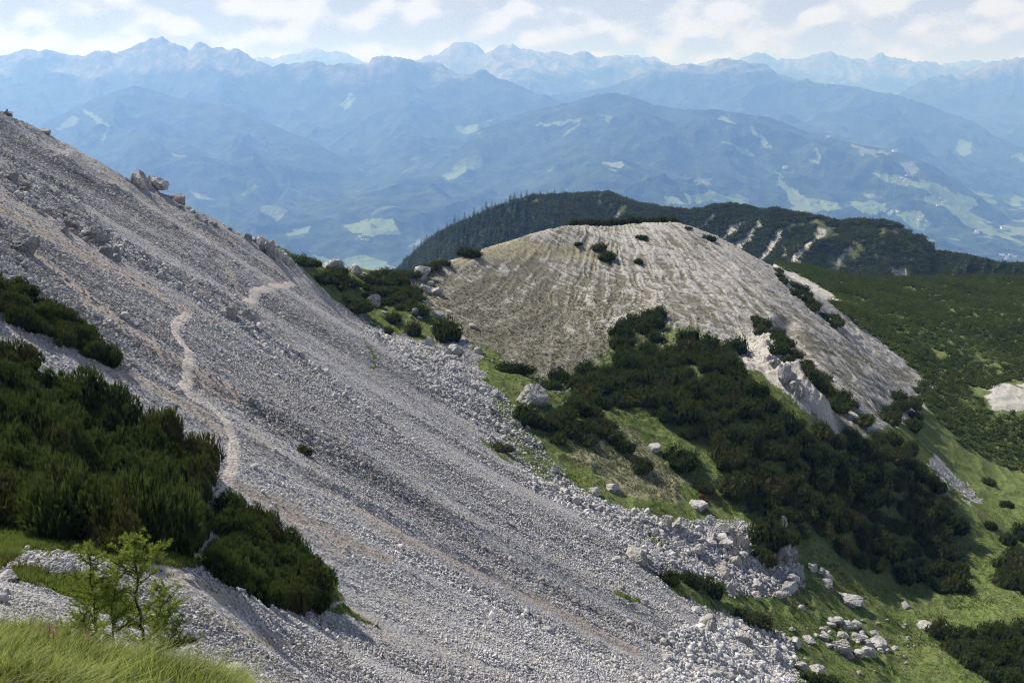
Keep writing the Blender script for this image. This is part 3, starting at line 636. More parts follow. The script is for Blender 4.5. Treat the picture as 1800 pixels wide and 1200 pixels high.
# (u centre, v centre, width px, height px, depth ratio, seed, material, name, label, group)
def boulder(u, v, wpx, hpx, seed, label, m=None, name='boulder', group=None, lean=0.0, dr=1.0, sink=.38, cuts=9, craggy=.13):
    p = hpix(u, v+hpx*.38)
    for dv in (6, 12, 18, 26, 36):
        if p is None or math.hypot(*p) > 400: p = hpix(u, v+hpx*.38+dv)
    if p is None: print('MISS boulder', u, v); return
    d = math.hypot(*p); s = d/1750
    if name == 'rock_outcrop':        # several wedged blocks grown together
        r_ = np.random.default_rng(seed+9000); Vs, Fs, nb_ = [], [], 0; k_ = int(r_.integers(5, 9))
        for q_ in range(k_):
            f_ = (q_+.5)/k_; Vq, Fq = rock(ICO4, seed*13+q_, int(r_.integers(8, 13)), .16, r_.uniform(.5, 1.1, 3)*np.array([.50, .45, .54]), craggy, .28, .62)
            Vq = Vq+np.array([(f_-.5)*1.1, r_.uniform(-.35, .35), -.35*f_+r_.uniform(-.12, .30)*(1-abs(f_-.4))]); Vs.append(Vq); Fs.append(Fq+nb_); nb_ += len(Vq)
        V, F = np.concatenate(Vs), np.concatenate(Fs)
    else: V, F = rock(ICO5 if wpx > 28 else ICO4, seed, cuts, .09, (1, dr, 1), .06)
    ext = V.max(0)-V.min(0); V = (V-(V.max(0)+V.min(0))/2)/ext
    a = radians(lean); V = np.stack([V[:, 0]*cos(a)+V[:, 2]*sin(a), V[:, 1], -V[:, 0]*sin(a)+V[:, 2]*cos(a)], -1)
    V *= np.array([wpx*s, wpx*s*.9, hpx*s*1.25]); V[:, 2] -= V[:, 2].min(); V[:, 2] -= sink*hpx*s
    o = mesh_np(name, V, F, m or M_BOULDER, False); o.location = p
    return tag(o, label, 'boulder' if name == 'boulder' else 'rock outcrop', group)
BL = [
 (256, 312, 66, 38, 1, 'large pale craggy rock tower standing on the scree skyline', None, 'rock_outcrop'),
 (312, 350, 30, 18, 2, 'pale rounded block on the skyline just below the craggy rock tower', None, 'boulder'),
 (437, 405, 14, 13, 3, 'small pointed dark rock on the skyline above the jagged outcrop', M_DARK, 'boulder'),
 (478, 438, 38, 34, 4, 'jagged upright pale outcrop where the skyline meets the first dwarf pines', None, 'rock_outcrop'),
 (501, 452, 30, 26, 5, 'grey lower outcrop leaning against the jagged skyline outcrop', None, 'rock_outcrop'),
 (39, 429, 50, 32, 6, 'big dark flat-topped boulder alone high on the scree beside a tan streak', M_DARK, 'boulder'),
 (160, 411, 38, 22, 7, 'dark sloping boulder at the head of the coarse rubble band', M_DARK, 'boulder'),
 (186, 441, 26, 18, 8, 'dark boulder just below the sloping one in the rubble band', M_DARK, 'boulder'),
 (203, 452, 18, 12, 9, 'small dark block at the foot of two dark boulders on the scree', M_DARK, 'boulder'),
 (122, 394, 20, 14, 10, 'small dark boulder uphill of the sloping dark boulder', M_DARK, 'boulder'),
 (38, 322, 34, 22, 11, 'dark broken ledge high on the scree near the picture edge', M_DARK, 'rock_outcrop'),
 (22, 312, 20, 14, 12, 'grey knob on top of the dark broken ledge', M_DARK, 'boulder'),
 (10, 198, 22, 12, 13, 'dark crag at the very top of the scree skyline', M_DARK, 'rock_outcrop'),
 (78, 225, 18, 9, 14, 'thin pale slab on the skyline near the top of the scree', None, 'boulder'),
 (302, 394, 22, 10, 15, 'low light rock alone in the smooth scree below the rock tower', None, 'boulder'),
 (338, 505, 18, 16, 16, 'squat pale block in the middle of the scree above the trail', None, 'boulder'),
 (405, 548, 26, 20, 17, 'dark rock at the uphill end of the cluster beside the trail gap', M_DARK, 'boulder'),
 (441, 554, 30, 30, 18, 'pale upright slab lit on its face beside the trail gap', None, 'boulder'),
 (392, 549, 14, 12, 19, 'small round rock beside the dark rock of the trail gap cluster', None, 'boulder'),
 (431, 577, 22, 12, 20, 'dark flat rock just below the upright pale slab', M_DARK, 'boulder'),
 (582, 463, 44, 22, 21, 'long whitish boulder on the saddle behind the dwarf pines', None, 'boulder'),
 (624, 473, 26, 20, 22, 'ragged white rock on the saddle beside the long whitish boulder', None, 'boulder'),
 (655, 527, 30, 22, 23, 'pale block between dwarf pines at the edge of the saddle scree', None, 'boulder'),
 (741, 478, 32, 24, 24, 'large pale tilted boulder at the foot of the knoll ridge', None, 'boulder'),
 (720, 497, 12, 10, 25, 'small grey stone in the grass below the tilted boulder', None, 'boulder'),
 (748, 507, 20, 16, 26, 'white blocky rock, upper one of a pair at the knoll foot', None, 'boulder'),
 (769, 511, 22, 16, 27, 'white rock with a shaded side, lower one of the pair at the knoll foot', None, 'boulder'),
 (757, 498, 14, 9, 28, 'small flat pale rock above the two white blocks', None, 'boulder'),
 (770, 552, 24, 16, 29, 'whitish rock touching the top of the lone round dwarf pine', None, 'boulder'),
 (832, 572, 16, 12, 30, 'white slab in the turf beside the lone round dwarf pine', None, 'boulder'),
 (733, 546, 22, 14, 31, 'grey rock half hidden under the saddle dwarf pines', M_DARK, 'boulder'),
 (800, 618, 44, 24, 32, 'broad light outcrop in the rubble below the lone round dwarf pine', None, 'rock_outcrop'),
 (752, 601, 24, 18, 33, 'grey rubble block at the foot of the lone round dwarf pine', None, 'boulder'),
 (840, 615, 14, 12, 34, 'small pale pointed rock at the edge of the knoll turf', None, 'boulder'),
 (936, 692, 58, 42, 35, 'big rounded whitish boulder among dwarf pines below the knoll', None, 'boulder'),
 (870, 690, 20, 14, 36, 'light block in the rubble channel uphill of the big rounded boulder', None, 'boulder'),
 (995, 708, 16, 12, 37, 'small white rock between bushes beside the big rounded boulder', None, 'boulder'),
 (1172, 915, 20, 24, 38, 'upright tan boulder, first of the pair at the edge of the turf', M_TAN, 'boulder'),
 (1191, 922, 17, 28, 39, 'narrow tan pillar boulder casting a long shadow on the rubble', M_TAN, 'boulder'),
 (1302, 945, 32, 46, 40, 'tall split pinkish rock with dark cleft beside dwarf pines', M_TAN, 'rock_outcrop'),
 (1262, 944, 44, 18, 41, 'low pale shattered ledge beside the tall split rock', None, 'rock_outcrop'),
 (1119, 975, 40, 30, 42, 'large wedge boulder with a shaded face lying on the scree', M_TAN, 'boulder'),
 (1272, 1004, 24, 22, 43, 'squarish grey boulder above the dwarf pine strip in the rubble', M_TAN, 'boulder'),
 (1284, 1030, 20, 26, 44, 'tan block directly below the squarish grey boulder', M_TAN, 'boulder'),
 (1392, 1016, 26, 20, 45, 'solid grey boulder where the rubble meets the green hollow', M_TAN, 'boulder'),
 (1230, 963, 18, 18, 46, 'leaning pale block between the wedge boulder and the split rock', None, 'boulder'),
 (1378, 975, 40, 34, 47, 'broken white outcrop at the foot of the dark pine thicket', None, 'rock_outcrop'),
 (1428, 995, 16, 15, 48, 'pale round rock, highest of the small chain in the hollow', None, 'boulder'),
 (1441, 1002, 14, 11, 49, 'small pale rock, second in the chain in the hollow', None, 'boulder'),
 (1455, 1010, 18, 16, 50, 'pale blocky rock, third in the chain in the hollow', None, 'boulder'),
 (1452, 1024, 26, 14, 51, 'dark shaded rock at the lower end of the chain in the hollow', M_DARK, 'boulder'),
 (1496, 1052, 42, 16, 52, 'long flat white slab lying alone in the green hollow', None, 'boulder'),
 (1243, 1093, 30, 30, 53, 'big pale cubic boulder resting at the lower end of the scree', None, 'boulder'),
 (1222, 1071, 22, 10, 54, 'flat pale slab uphill of the cubic boulder', None, 'boulder'),
 (1132, 1057, 18, 12, 55, 'small dark boulder beside the patch of turf on the scree', M_DARK, 'boulder'),
 (1409, 1066, 12, 10, 56, 'little white rock alone in the turf above the limestone cluster', None, 'boulder'),
 (1490, 1096, 24, 13, 57, 'white oval rock at the top of the limestone cluster in the hollow', None, 'boulder'),
 (1462, 1090, 16, 8, 58, 'small flat white rock beside the white oval one', None, 'boulder'),
 (1475, 1130, 32, 20, 59, 'widest white rock in the middle of the limestone cluster', None, 'boulder'),
 (1446, 1118, 22, 12, 60, 'flat white rock on the uphill side of the limestone cluster', None, 'boulder'),
 (1505, 1118, 20, 12, 61, 'white rock with rounded top, upper edge of the limestone cluster', None, 'boulder'),
 (1544, 1127, 26, 12, 62, 'light rock on a tuft just outside the limestone cluster', None, 'boulder'),
 (1525, 1142, 24, 14, 63, 'white rock at the lower rim of the limestone cluster', None, 'boulder'),
 (1420, 1122, 26, 9, 64, 'thin white slab between the scree foot and the limestone cluster', None, 'boulder'),
 (1398, 1127, 22, 14, 65, 'grey boulder at the scree foot above the turf edge', None, 'boulder'),
 (1306, 1120, 30, 20, 66, 'large pale rubble block among the boulders of the scree foot', None, 'boulder'),
 (1340, 1112, 26, 14, 67, 'flat-topped pale rubble block at the scree foot', None, 'boulder'),
 (1366, 1150, 26, 20, 68, 'rough pale block near the bottom edge of the scree foot', None, 'boulder'),
 (1408, 1168, 22, 16, 69, 'light block at the lowest tip of the rubble beside turf', None, 'boulder'),
 (1438, 1175, 26, 16, 70, 'whitish rock half sunk in turf near the bottom pine', None, 'boulder'),
 (1628, 1098, 34, 12, 71, 'low white rock pair at the edge of the bottom pine patch', None, 'boulder'),
 (1593, 1062, 18, 10, 72, 'small low rock in long turf past the flat slab', M_DARK, 'boulder'),
 (1375, 915, 18, 22, 73, 'white rock peeping out among the dark pines', None, 'boulder'),
 (1228, 886, 34, 12, 74, 'flat white rock beside the red autumn shrubs', None, 'boulder'),
 (1268, 925, 32, 12, 75, 'low white rocks in turf just above the shattered ledge', None, 'boulder'),
 (103, 998, 50, 30, 76, 'weathered pale boulder in the grassy bank behind the larch sapling', None, 'boulder'),
 (174, 1035, 24, 14, 77, 'dark small rock beside the larch sapling stems', M_DARK, 'boulder'),
 (130, 1092, 40, 18, 78, 'bluish limestone slab above the foreground grass', None, 'boulder'),
 (97, 1092, 20, 12, 79, 'bluish stone beside the limestone slab above the grass', None, 'boulder'),
 (14, 1010, 34, 16, 80, 'grey rock in the bank at the picture edge', None, 'boulder'),
 (330, 1013, 26, 10, 81, 'flat rock on the lip of the gravel bank below the pines', None, 'boulder'),
 (356, 1010, 12, 10, 82, 'small light stone on the lip of the gravel bank', None, 'boulder'),
 (465, 1113, 20, 11, 83, 'dark stone sitting alone on the gravel bank', M_DARK, 'boulder'),
 (413, 1174, 36, 14, 84, 'pale stone at the foot of the foreground grass', None, 'boulder'),
 (350, 1110, 14, 10, 85, 'small stone on the gravel beside the larch sapling', None, 'boulder'),
 (68, 863+70, 14, 8, 86, 'tiny white stone in the shaded grass below the pine thicket', None, 'boulder'),
 (980, 838, 14, 10, 87, 'dark stone next to a turf strip in the lower scree', M_DARK, 'boulder'),
 (1092, 1052-20, 16, 10, 88, 'pale stone near the turf patch on the lower scree', None, 'boulder'),
 (1150, 760+25, 24, 14, 89, 'white rocks showing between bushes below the knoll', None, 'boulder'),
 (1075, 855, 30, 12, 90, 'light ledge in the brown turf at the rubble edge', None, 'boulder'),
 (1045, 862, 22, 14, 91, 'angular block at the upper edge of the lower rubble', None, 'boulder'),
 (540, 448, 18, 9, 92, 'small white rock among the first skyline dwarf pines', None, 'boulder'),
 (608, 497, 22, 10, 93, 'flat white stones in the grass patch of the saddle', None, 'boulder'),
]
for t in BL:
    u, v, wp, hp, sd, lb, m_, nm = t
    boulder(u, v, wp, hp, sd, lb, m_, nm, lean=((sd*37) % 30)-15, cuts=9+(sd % 4)*2)
def blocks(poly, n_, wr, label, group, seed, mats_):
    r_ = np.random.default_rng(seed); P_ = np.array(poly); k_ = 0
    while k_ < n_:
        u_ = r_.uniform(P_[:, 0].min(), P_[:, 0].max()); v_ = r_.uniform(P_[:, 1].min(), P_[:, 1].max())
        if not inpoly(np.array([u_]), np.array([v_]), poly)[0]: continue
        k_ += 1; w_ = r_.uniform(*wr)*r_.choice([.6, .8, 1.0, 1.25]); boulder(u_, v_, w_, w_*r_.uniform(.45, .75), seed*100+k_, label, mats_[k_ % len(mats_)], 'boulder', group, lean=r_.uniform(-20, 20), sink=.45, cuts=int(r_.integers(8, 14)))
blocks([(1430, 1110), (1470, 1085), (1500, 1090), (1540, 1110), (1560, 1140), (1520, 1155), (1470, 1150), (1440, 1135)], 34, (8, 20), 'smaller white limestone block packed in the cluster on the hollow turf', 'limestone blocks packed in the hollow', 31, [None])
blocks([(1390, 1100), (1560, 1060), (1640, 1120), (1580, 1190), (1440, 1190), (1380, 1150)], 26, (5, 11), 'little white stone strewn in the turf round the limestone cluster', 'little stones strewn in the hollow', 32, [None])
blocks([(1200, 930), (1290, 950), (1380, 1000), (1420, 1010), (1400, 1040), (1330, 1050), (1270, 1040), (1210, 1000), (1150, 970)], 34, (12, 26), 'mid sized block in the rubble field below the split rock', 'blocks in the rubble field below the split rock', 33, [None, M_TAN, None])
blocks([(740, 610), (830, 650), (900, 720), (950, 800), (1040, 880), (1100, 910), (1040, 900), (950, 850), (880, 770), (800, 690)], 34, (9, 19), 'pale block in the rubble channel between scree and knoll', 'blocks in the rubble channel', 34, [None, None, M_TAN])
blocks([(1190, 1120), (1300, 1095), (1390, 1130), (1400, 1190), (1220, 1190)], 26, (11, 24), 'block in the coarse rubble at the foot of the scree', 'blocks at the foot of the scree', 35, [None, M_TAN, None])
blocks([(20, 310), (90, 330), (170, 390), (260, 450), (300, 480), (220, 460), (120, 410), (40, 350)], 26, (10, 20), 'dark block in the coarse band crossing the high scree', 'dark blocks of the coarse band', 36, [M_DARK])
blocks([(285, 335), (360, 378), (430, 408), (470, 430), (430, 418), (350, 385)], 14, (8, 16), 'small rock along the scree skyline between tower and jagged outcrop', 'small rocks along the scree skyline', 37, [M_DARK, None])
blocks([(560, 462), (700, 490), (745, 520), (780, 560), (730, 600), (690, 580), (600, 500)], 20, (7, 15), 'small pale rock scattered over the saddle turf', 'small rocks scattered over the saddle', 38, [None])
# knobs of the split rock and of the rock tower
for u, v, wp, hp, sd, lb in [(270, 318, 30, 30, 201, 'shaded lower block of the craggy skyline rock tower'), (240, 300, 30, 22, 202, 'upper shoulder block of the craggy skyline rock tower'),
                             (1384, 652, 38, 34, 203, 'cracked whitish crag on the rocky rib of the knoll'), (1360, 630, 26, 18, 204, 'low pale crag uphill of the cracked crag on the rib'),
                             (1402, 684, 26, 30, 205, 'shaded crag at the lower end of the rocky rib')]:
    boulder(u, v, wp, hp, sd, lb, None, 'rock_outcrop', cuts=12, sink=.4)

# ---------------------------------------------------------------- dwarf pines
def foliage_mat(name, dark, light, tipc, trans=.25, objrnd=True, hue=(.08, .075, .035)):
    m = bpy.data.materials.new(name); m.use_nodes = True; n = NT(m.node_tree); n.n.clear()
    out = n.node('ShaderNodeOutputMaterial')
    rnd_ = n.attr('rnd'); tip = n.attr('tip'); oi = n.node('ShaderNodeObjectInfo').outputs['Random']
    ns = n.noise(n.pos(), .35, 3, .6)
    c = n.mix(n.math('ADD', n.math('MULTIPLY', rnd_, .55), n.math('MULTIPLY', oi, .45)) if objrnd else rnd_, dark, light); c = n.mix(n.math('MULTIPLY', tip, .75), c, tipc)
    c = n.mix(n.ramp(n.math('ADD', n.math('MULTIPLY', oi, .45), ns), .70, 1.10), c, hue)
    d_ = n.node('ShaderNodeBsdfDiffuse'); t_ = n.node('ShaderNodeBsdfTranslucent'); n.l.new(c, d_.inputs[0]); n.l.new(n.mix(1.0, c, (1.3, 1.35, .7), 'MULTIPLY'), t_.inputs[0])
    a_ = n.node('ShaderNodeMixShader'); a_.inputs[0].default_value = trans; n.l.new(d_.outputs[0], a_.inputs[1]); n.l.new(t_.outputs[0], a_.inputs[2])
    n.l.new(a_.outputs[0], out.inputs[0]); return m
M_PINE = foliage_mat('pine_needles', (.015, .026, .010), (.050, .074, .024), (.125, .16, .055))  # tip colour: paler new growth, painted brighter so the tips look sunlit
M_SHELF = foliage_mat('pine_shelf', (.028, .046, .016), (.080, .115, .036), (.13, .17, .055), objrnd=False)
M_PINEFAR = foliage_mat('pine_far', (.024, .042, .018), (.085, .115, .040), (.12, .15, .055), objrnd=False)
M_GRASS = foliage_mat('grass_blade', (.09, .14, .032), (.23, .28, .085), (.39, .40, .19), .42, False)
M_TURF = foliage_mat('turf_tuft', (.06, .098, .022), (.135, .18, .05), (.21, .25, .09), .3, False)
M_HEATH = foliage_mat('heath_tuft', (.055, .06, .025), (.12, .115, .05), (.17, .16, .08), .2, False)
M_HERB = foliage_mat('herb_leaf', (.03, .05, .012), (.07, .11, .025), (.11, .15, .04), .3, False)
M_LARCH = foliage_mat('larch_needles', (.13, .18, .035), (.24, .31, .06), (.36, .43, .11), .45, False)
M_LIGHTPINE = foliage_mat('young_pine_needles', (.07, .11, .02), (.11, .17, .03), (.17, .24, .05), .35)
mat, n, b = principled('bark', .95, .1); n.l.new(n.mix(n.noise(n.pos(), 30, 3), (.035, .028, .022), (.11, .09, .07)), b.inputs['Base Color']); M_BARK = mat

def tufts(P, D, L, W, nb, r, spread=(.15, .65)):
    """needle shoots: nb thin blades round each axis D at P"""
    n_ = len(P); D = D/np.linalg.norm(D, axis=1)[:, None]
    e = np.cross(D, r.normal(size=(n_, 3))); e /= np.linalg.norm(e, axis=1)[:, None]+1e-9; g = np.cross(D, e)
    ph = r.uniform(0, 2*pi, (n_, nb)); th = r.uniform(*spread, (n_, nb)); t0 = r.uniform(0, .75, (n_, nb)); ln = L[:, None]*r.uniform(.45, .8, (n_, nb))
    rad = np.cos(ph)[..., None]*e[:, None]+np.sin(ph)[..., None]*g[:, None]
    dr = D[:, None]*np.cos(th)[..., None]+rad*np.sin(th)[..., None]
    b0 = P[:, None]+D[:, None]*(L[:, None]*t0)[..., None]
    side = np.cross(dr, D[:, None]+.3*r.normal(size=(n_, nb, 3))); side /= np.linalg.norm(side, axis=2)[..., None]+1e-9
    w_ = (W[:, None]*r.uniform(.7, 1.3, (n_, nb)))[..., None]*side
    V = np.stack([b0-w_*.5, b0+w_*.5, b0+dr*ln[..., None]], 2).reshape(-1, 3)
    F = np.arange(len(V)).reshape(-1, 3); rn = np.repeat(r.random(n_), nb*3); tp = np.stack([t0*.6, t0*.6, t0*.4+.6+0*t0], 2).ravel()
    return V, F, rn, tp
def pine_variant(seed, ntuft, nb, L, W, lobes=7, core=ICO2, up=.9, lobe_r=(.34, .52)):
    r = np.random.default_rng(seed)
    a = r.uniform(0, 2*pi, lobes); rad = np.sqrt(r.random(lobes))*.72; rad[0] = 0
    cx, cy = rad*np.cos(a), rad*np.sin(a); lr = r.uniform(*lobe_r, lobes); lh = r.uniform(.55, 1.0, lobes)*(1-.45*rad); 
    Vs, Fs, rs, ts = [], [], [], []; base = 0; pts, nrm = [], []
    for i in range(lobes):
        c = np.array([cx[i], cy[i], lh[i]*.35]); ax = np.array([lr[i], lr[i], lh[i]*.6])
        v = core[0]*(1+.22*n3d(core[0], 1.8, seed*7+i))[:, None]*ax*.76+c; Vs.append(v); Fs.append(core[1]+base); base += len(v); rs.append(np.full(len(v), .0)); ts.append(np.zeros(len(v)))  # filler core kept at the darkest tone: inner shade painted behind the tufts
        k = int(ntuft*lr[i]**2/np.sum(lr**2)*1.5)
        d = r.normal(size=(k, 3)); d[:, 2] = np.abs(d[:, 2])*1.0-.25; d /= np.linalg.norm(d, axis=1)[:, None]
        p = c+d*ax*(.86+.12*r.random((k, 1)))*(1+.22*n3d(d, 1.8, seed*7+i))[:, None]; pts.append(p); nrm.append(d)
    p = np.concatenate(pts); d = np.concatenate(nrm); keep = p[:, 2] > .04
    for i in range(lobes):
        c = np.array([cx[i], cy[i], lh[i]*.35]); ax = np.array([lr[i], lr[i], lh[i]*.6]); keep &= (((p-c)/ax)**2).sum(1) > .62
    p, d = p[keep], d[keep]
    D = d*.55+np.array([0, 0, up])+r.normal(size=p.shape)*.16
    V, F, rn, tp = tufts(p, D, L*r.uniform(.7, 1.3, len(p)), W*np.ones(len(p)), nb, r)
    Vs.append(V); Fs.append(F+base); rs.append(rn); ts.append(tp)
    return np.concatenate(Vs), np.concatenate(Fs), np.concatenate(rs), np.concatenate(ts)
def var_mesh(name, var, m):
    o = mesh_np(name, var[0], var[1], m, False, dict(rnd=var[2], tip=var[3])); me = o.data; bpy.data.objects.remove(o); return me
PV_NEAR = [pine_variant(900+i, 1150, 12, .135, .020, 22, up=.6, lobe_r=(.16, .30)) for i in range(5)]
PV_MID = [pine_variant(940+i, 560, 8, .14, .030, 20, up=.6, lobe_r=(.17, .31)) for i in range(5)]
ME_NEAR = [var_mesh('dwarf_pine', v, M_PINE) for v in PV_NEAR]; ME_MID = [var_mesh('dwarf_pine', v, M_PINE) for v in PV_MID]
ME_YOUNG = [var_mesh('dwarf_pine', v, M_LIGHTPINE) for v in PV_NEAR[:2]]
def pine(u, v, hw, hh, label, group=None, near=False, me=None, base=False):
    """u, v centre in the photograph; hw half width px, hh height px"""
    p = hpix(u, v+(0 if base else hh*.42))
    if p is None: return None
    s = math.hypot(*p)/1750; k = hw*s/.98
    if me is None: L_ = ME_NEAR if near else ME_MID; me = L_[rng.integers(len(L_))]
    sc = (k, k*rng.uniform(.85, 1.1), hh*s*1.18); ro = (0, rng.uniform(.05, .22), rng.uniform(0, 2*pi))
    if hw > 1.6*hh: sc = (k, k*.6, hh*s*1.2); ro = (0, .1, rng.uniform(-.2, .1))
    PINES.append((1e9 if group is None else hw*hh, (p[0], p[1], p[2]-hh*s*.06), sc, ro, me, label, group))
PINES = []
def flush_pines():
    PINES.sort(key=lambda t: -t[0])
    for _, p, sc, ro, me, label, group in PINES[:298]:
        o = bpy.data.objects.new('dwarf_pine', me); COL.objects.link(o); o.location = p; o.scale = sc; o.rotation_euler = ro; tag(o, label, 'dwarf pine', group)
    rest = PINES[298:]; print('pines', len(PINES), 'rest', len(rest))
    if rest:
        P = np.array([t[1] for t in rest]); S = np.array([t[2] for t in rest]); scatter('small_dwarf_pines', [(a[0], a[1], a[3]) for a in PV_MID], P, S, rotz(len(P)), M_PINE)
for u, v, hw, hh, lb in [
 (785, 577, 36, 46, 'lone large round dwarf pine at the head of the rubble channel'),
 (725, 577, 18, 26, 'small round dwarf pine beside the lone large round one'),
 (693, 556, 20, 18, 'low dwarf pine on pale rocks under the saddle thicket'),
 (683, 580, 12, 16, 'little olive dwarf pine at the lower tip of the saddle turf'),
 (622, 534, 42, 24, 'long dark dwarf pine on the scree edge beside the pale block'),
 (533, 790, 20, 16, 'tiny dwarf pine alone in the middle of the open scree'),
 (1017, 428, 9, 8, 'smallest of the dwarf pines on top of the knoll'),
 (1055, 432, 17, 13, 'flat dwarf pine on the grassy top of the knoll'),
 (1068, 449, 18, 17, 'rounder dwarf pine just below the flat one on the knoll top'),
 (1122, 458, 9, 10, 'small dwarf pine alone in the rills of the knoll face'),
 (1128, 416, 14, 7, 'faint low dwarf pine near the knoll summit'),
 (1246, 418, 17, 10, 'dwarf pine on the knoll skyline above the bright flank'),
 (1210, 400, 8, 5, 'tiny dwarf pine on the knoll skyline near the summit'),
 (825, 443, 28, 16, 'long dwarf pine hugging the rising skyline of the knoll'),
 (1175, 1012, 22, 26, 'rounded dwarf pine at the upper end of the strip in the rubble'),
 (1212, 1014, 24, 26, 'dwarf pine in the middle of the strip in the rubble'),
 (1246, 1028, 32, 34, 'largest dwarf pine of the strip in the rubble'),
 (1305, 1080, 26, 20, 'low dwarf pine at the edge of scree foot and turf'),
 (1336, 1088, 24, 24, 'bushy dwarf pine just past the low one at the scree foot'),
 (1350, 930, 42, 58, 'dwarf pine crowding the tall split pinkish rock'),
 (1340, 975, 32, 30, 'shaded dwarf pine under the tall split pinkish rock'),
 (1438, 1195, 46, 24, 'dwarf pine cut by the bottom edge beside sunken whitish rocks'),
 (1770, 886, 13, 12, 'small dwarf pine alone in the upper meadow of the hollow'),
 (1741, 922, 12, 13, 'smaller dwarf pine in the hollow meadow beneath its twin'),
 (1737, 845, 14, 11, 'low dwarf pine in the meadow near the bare bank'),
 (1196, 800, 38, 32, 'spreading dwarf pine alone on light turf below the thicket'),
 (1128, 815, 24, 26, 'dwarf pine at the brown turf edge above the rubble'),
 (905, 645, 40, 20, 'low dwarf pine under the terraced knoll face'),
 (1290, 850, 38, 46, 'broad dwarf pine bulging from the thicket into the turf'),
 (880, 785, 30, 12, 'low green pine mat stretched along the rubble edge'),
 (230, 812, 1, 1, '')]:
    if lb: pine(u, v, hw, hh, lb)
for k_, (u, v, hw, hh) in enumerate([(285, 832, 42, 44), (330, 850, 34, 36)]):
    pine(u, v, hw, hh, ['bright green young pine glowing at the front of the dark thicket', 'second bright young pine downhill of the first in the dark thicket'][k_], me=ME_YOUNG[k_])
def thicket(poly, hw_m, hh_m, spacing, maxn, label, group, near=False, seed=1):
    r = np.random.default_rng(seed); P_ = np.array(poly); pts = []; tries = 0; pts_o = []
    while len(pts) < maxn and tries < 6000:
        tries += 1
        u = r.uniform(P_[:, 0].min(), P_[:, 0].max()); v = r.uniform(P_[:, 1].min(), P_[:, 1].max())
        if not inpoly(np.array([u]), np.array([v]), poly)[0]: continue
        p = hpix(u, v)
        if p is None: continue
        d = math.hypot(*p); q = hpix(u, v+1750*hh_m*.45/d)
        if q is None or (pts and min(math.hypot(q[0]-a[0], q[1]-a[1]) for a in pts) < spacing): continue
        pts.append(q); d = math.hypot(*q); k = r.uniform(.7, 1.25); k2 = k*r.uniform(.85, 1.15)
        pine(*[float(t) for t in proj(*q)], 1750*hw_m*k/d, 1750*hh_m*k2/d, label, group, near, base=True)
    print(group, len(pts), tries)
thicket([(-80, 455), (0, 490), (60, 518), (110, 555), (160, 590), (205, 622), (195, 632), (150, 612), (90, 588), (30, 560), (-80, 530)], .85, .95, .62, 40, 'dwarf pine in the narrow dark strip crossing the upper scree', 'dwarf pines of the narrow strip on the scree', True, 1)
thicket([(-120, 560), (0, 585), (60, 625), (150, 690), (250, 745), (330, 785), (368, 840), (362, 890), (325, 940), (200, 935), (80, 895), (-120, 870)], 1.25, 1.75, 1.05, 75, 'tall dwarf pine packed in the big dark thicket beside the trail', 'dwarf pines of the big thicket beside the trail', True, 2)
thicket([(392, 880), (430, 898), (500, 950), (545, 1005), (580, 1050), (500, 1050), (440, 1030), (385, 1000), (392, 940)], .95, 1.2, .8, 32, 'dwarf pine in the wedge shaped patch below the trail end', 'dwarf pines of the wedge shaped patch', True, 3)
KT = 'dwarf pine in the large dark thicket covering the knoll foot'; KG = 'dwarf pines of the thicket on the knoll foot'
thicket([(1075, 580), (1125, 545), (1165, 545), (1150, 580), (1250, 590), (1300, 605), (1300, 640), (1340, 690), (1400, 730), (1450, 760), (1530, 755), (1600, 770), (1635, 830), (1680, 900), (1685, 950), (1705, 1010), (1670, 1030), (1590, 1010), (1500, 975),
         (1420, 915), (1350, 870), (1300, 830), (1250, 790), (1200, 750), (1130, 700), (1090, 640)], 1.9, 2.0, 1.9, 210, KT, KG, False, 4)
thicket([(1315, 548), (1370, 580), (1425, 640), (1490, 700), (1540, 745), (1480, 720), (1410, 650), (1350, 600)], 1.6, 1.3, 1.8, 24, 'dwarf pine in the strip between rocky rib and bright flank', 'dwarf pines of the strip behind the rocky rib', False, 5)
thicket([(1358, 462), (1400, 500), (1440, 535), (1490, 578), (1475, 580), (1420, 535), (1375, 495)], 1.6, 1.1, 1.9, 16, 'dwarf pine along the far edge of the bright flank', 'dwarf pines along the far edge of the bright flank', False, 6)
thicket([(905, 710), (960, 735), (1010, 700), (1075, 735), (1105, 790), (1060, 775), (980, 765), (930, 745)], 1.8, 1.6, 2.0, 16, 'dwarf pine in the patch downhill of the big rounded boulder', 'dwarf pines downhill of the big rounded boulder', False, 7)
thicket([(950, 670), (1030, 640), (1100, 640), (1120, 700), (1060, 705), (1000, 680)], 1.9, 1.6, 2.2, 16, 'olive dwarf pine between terraced face and big thicket', 'olive dwarf pines under the terraced face', False, 8)
thicket([(500, 435), (540, 455), (600, 480), (690, 490), (735, 510), (738, 545), (690, 540), (640, 515), (600, 505), (560, 490), (545, 478)], 1.7, 1.1, 1.7, 34, 'dwarf pine in the loose patches on the saddle', 'dwarf pines on the saddle', False, 9)
thicket([(640, 480), (700, 478), (735, 470), (790, 455), (780, 462), (735, 482), (690, 488)], 1.7, 1.2, 1.6, 14, 'dwarf pine fringe along the saddle skyline', 'dwarf pines fringing the saddle skyline', False, 10)
thicket([(1645, 1110), (1700, 1105), (1830, 1098), (1830, 1190), (1740, 1190), (1690, 1150)], 1.5, 1.5, 1.5, 26, 'dwarf pine in the dark patch at the bottom corner of the hollow', 'dwarf pines in the corner of the hollow', False, 11)
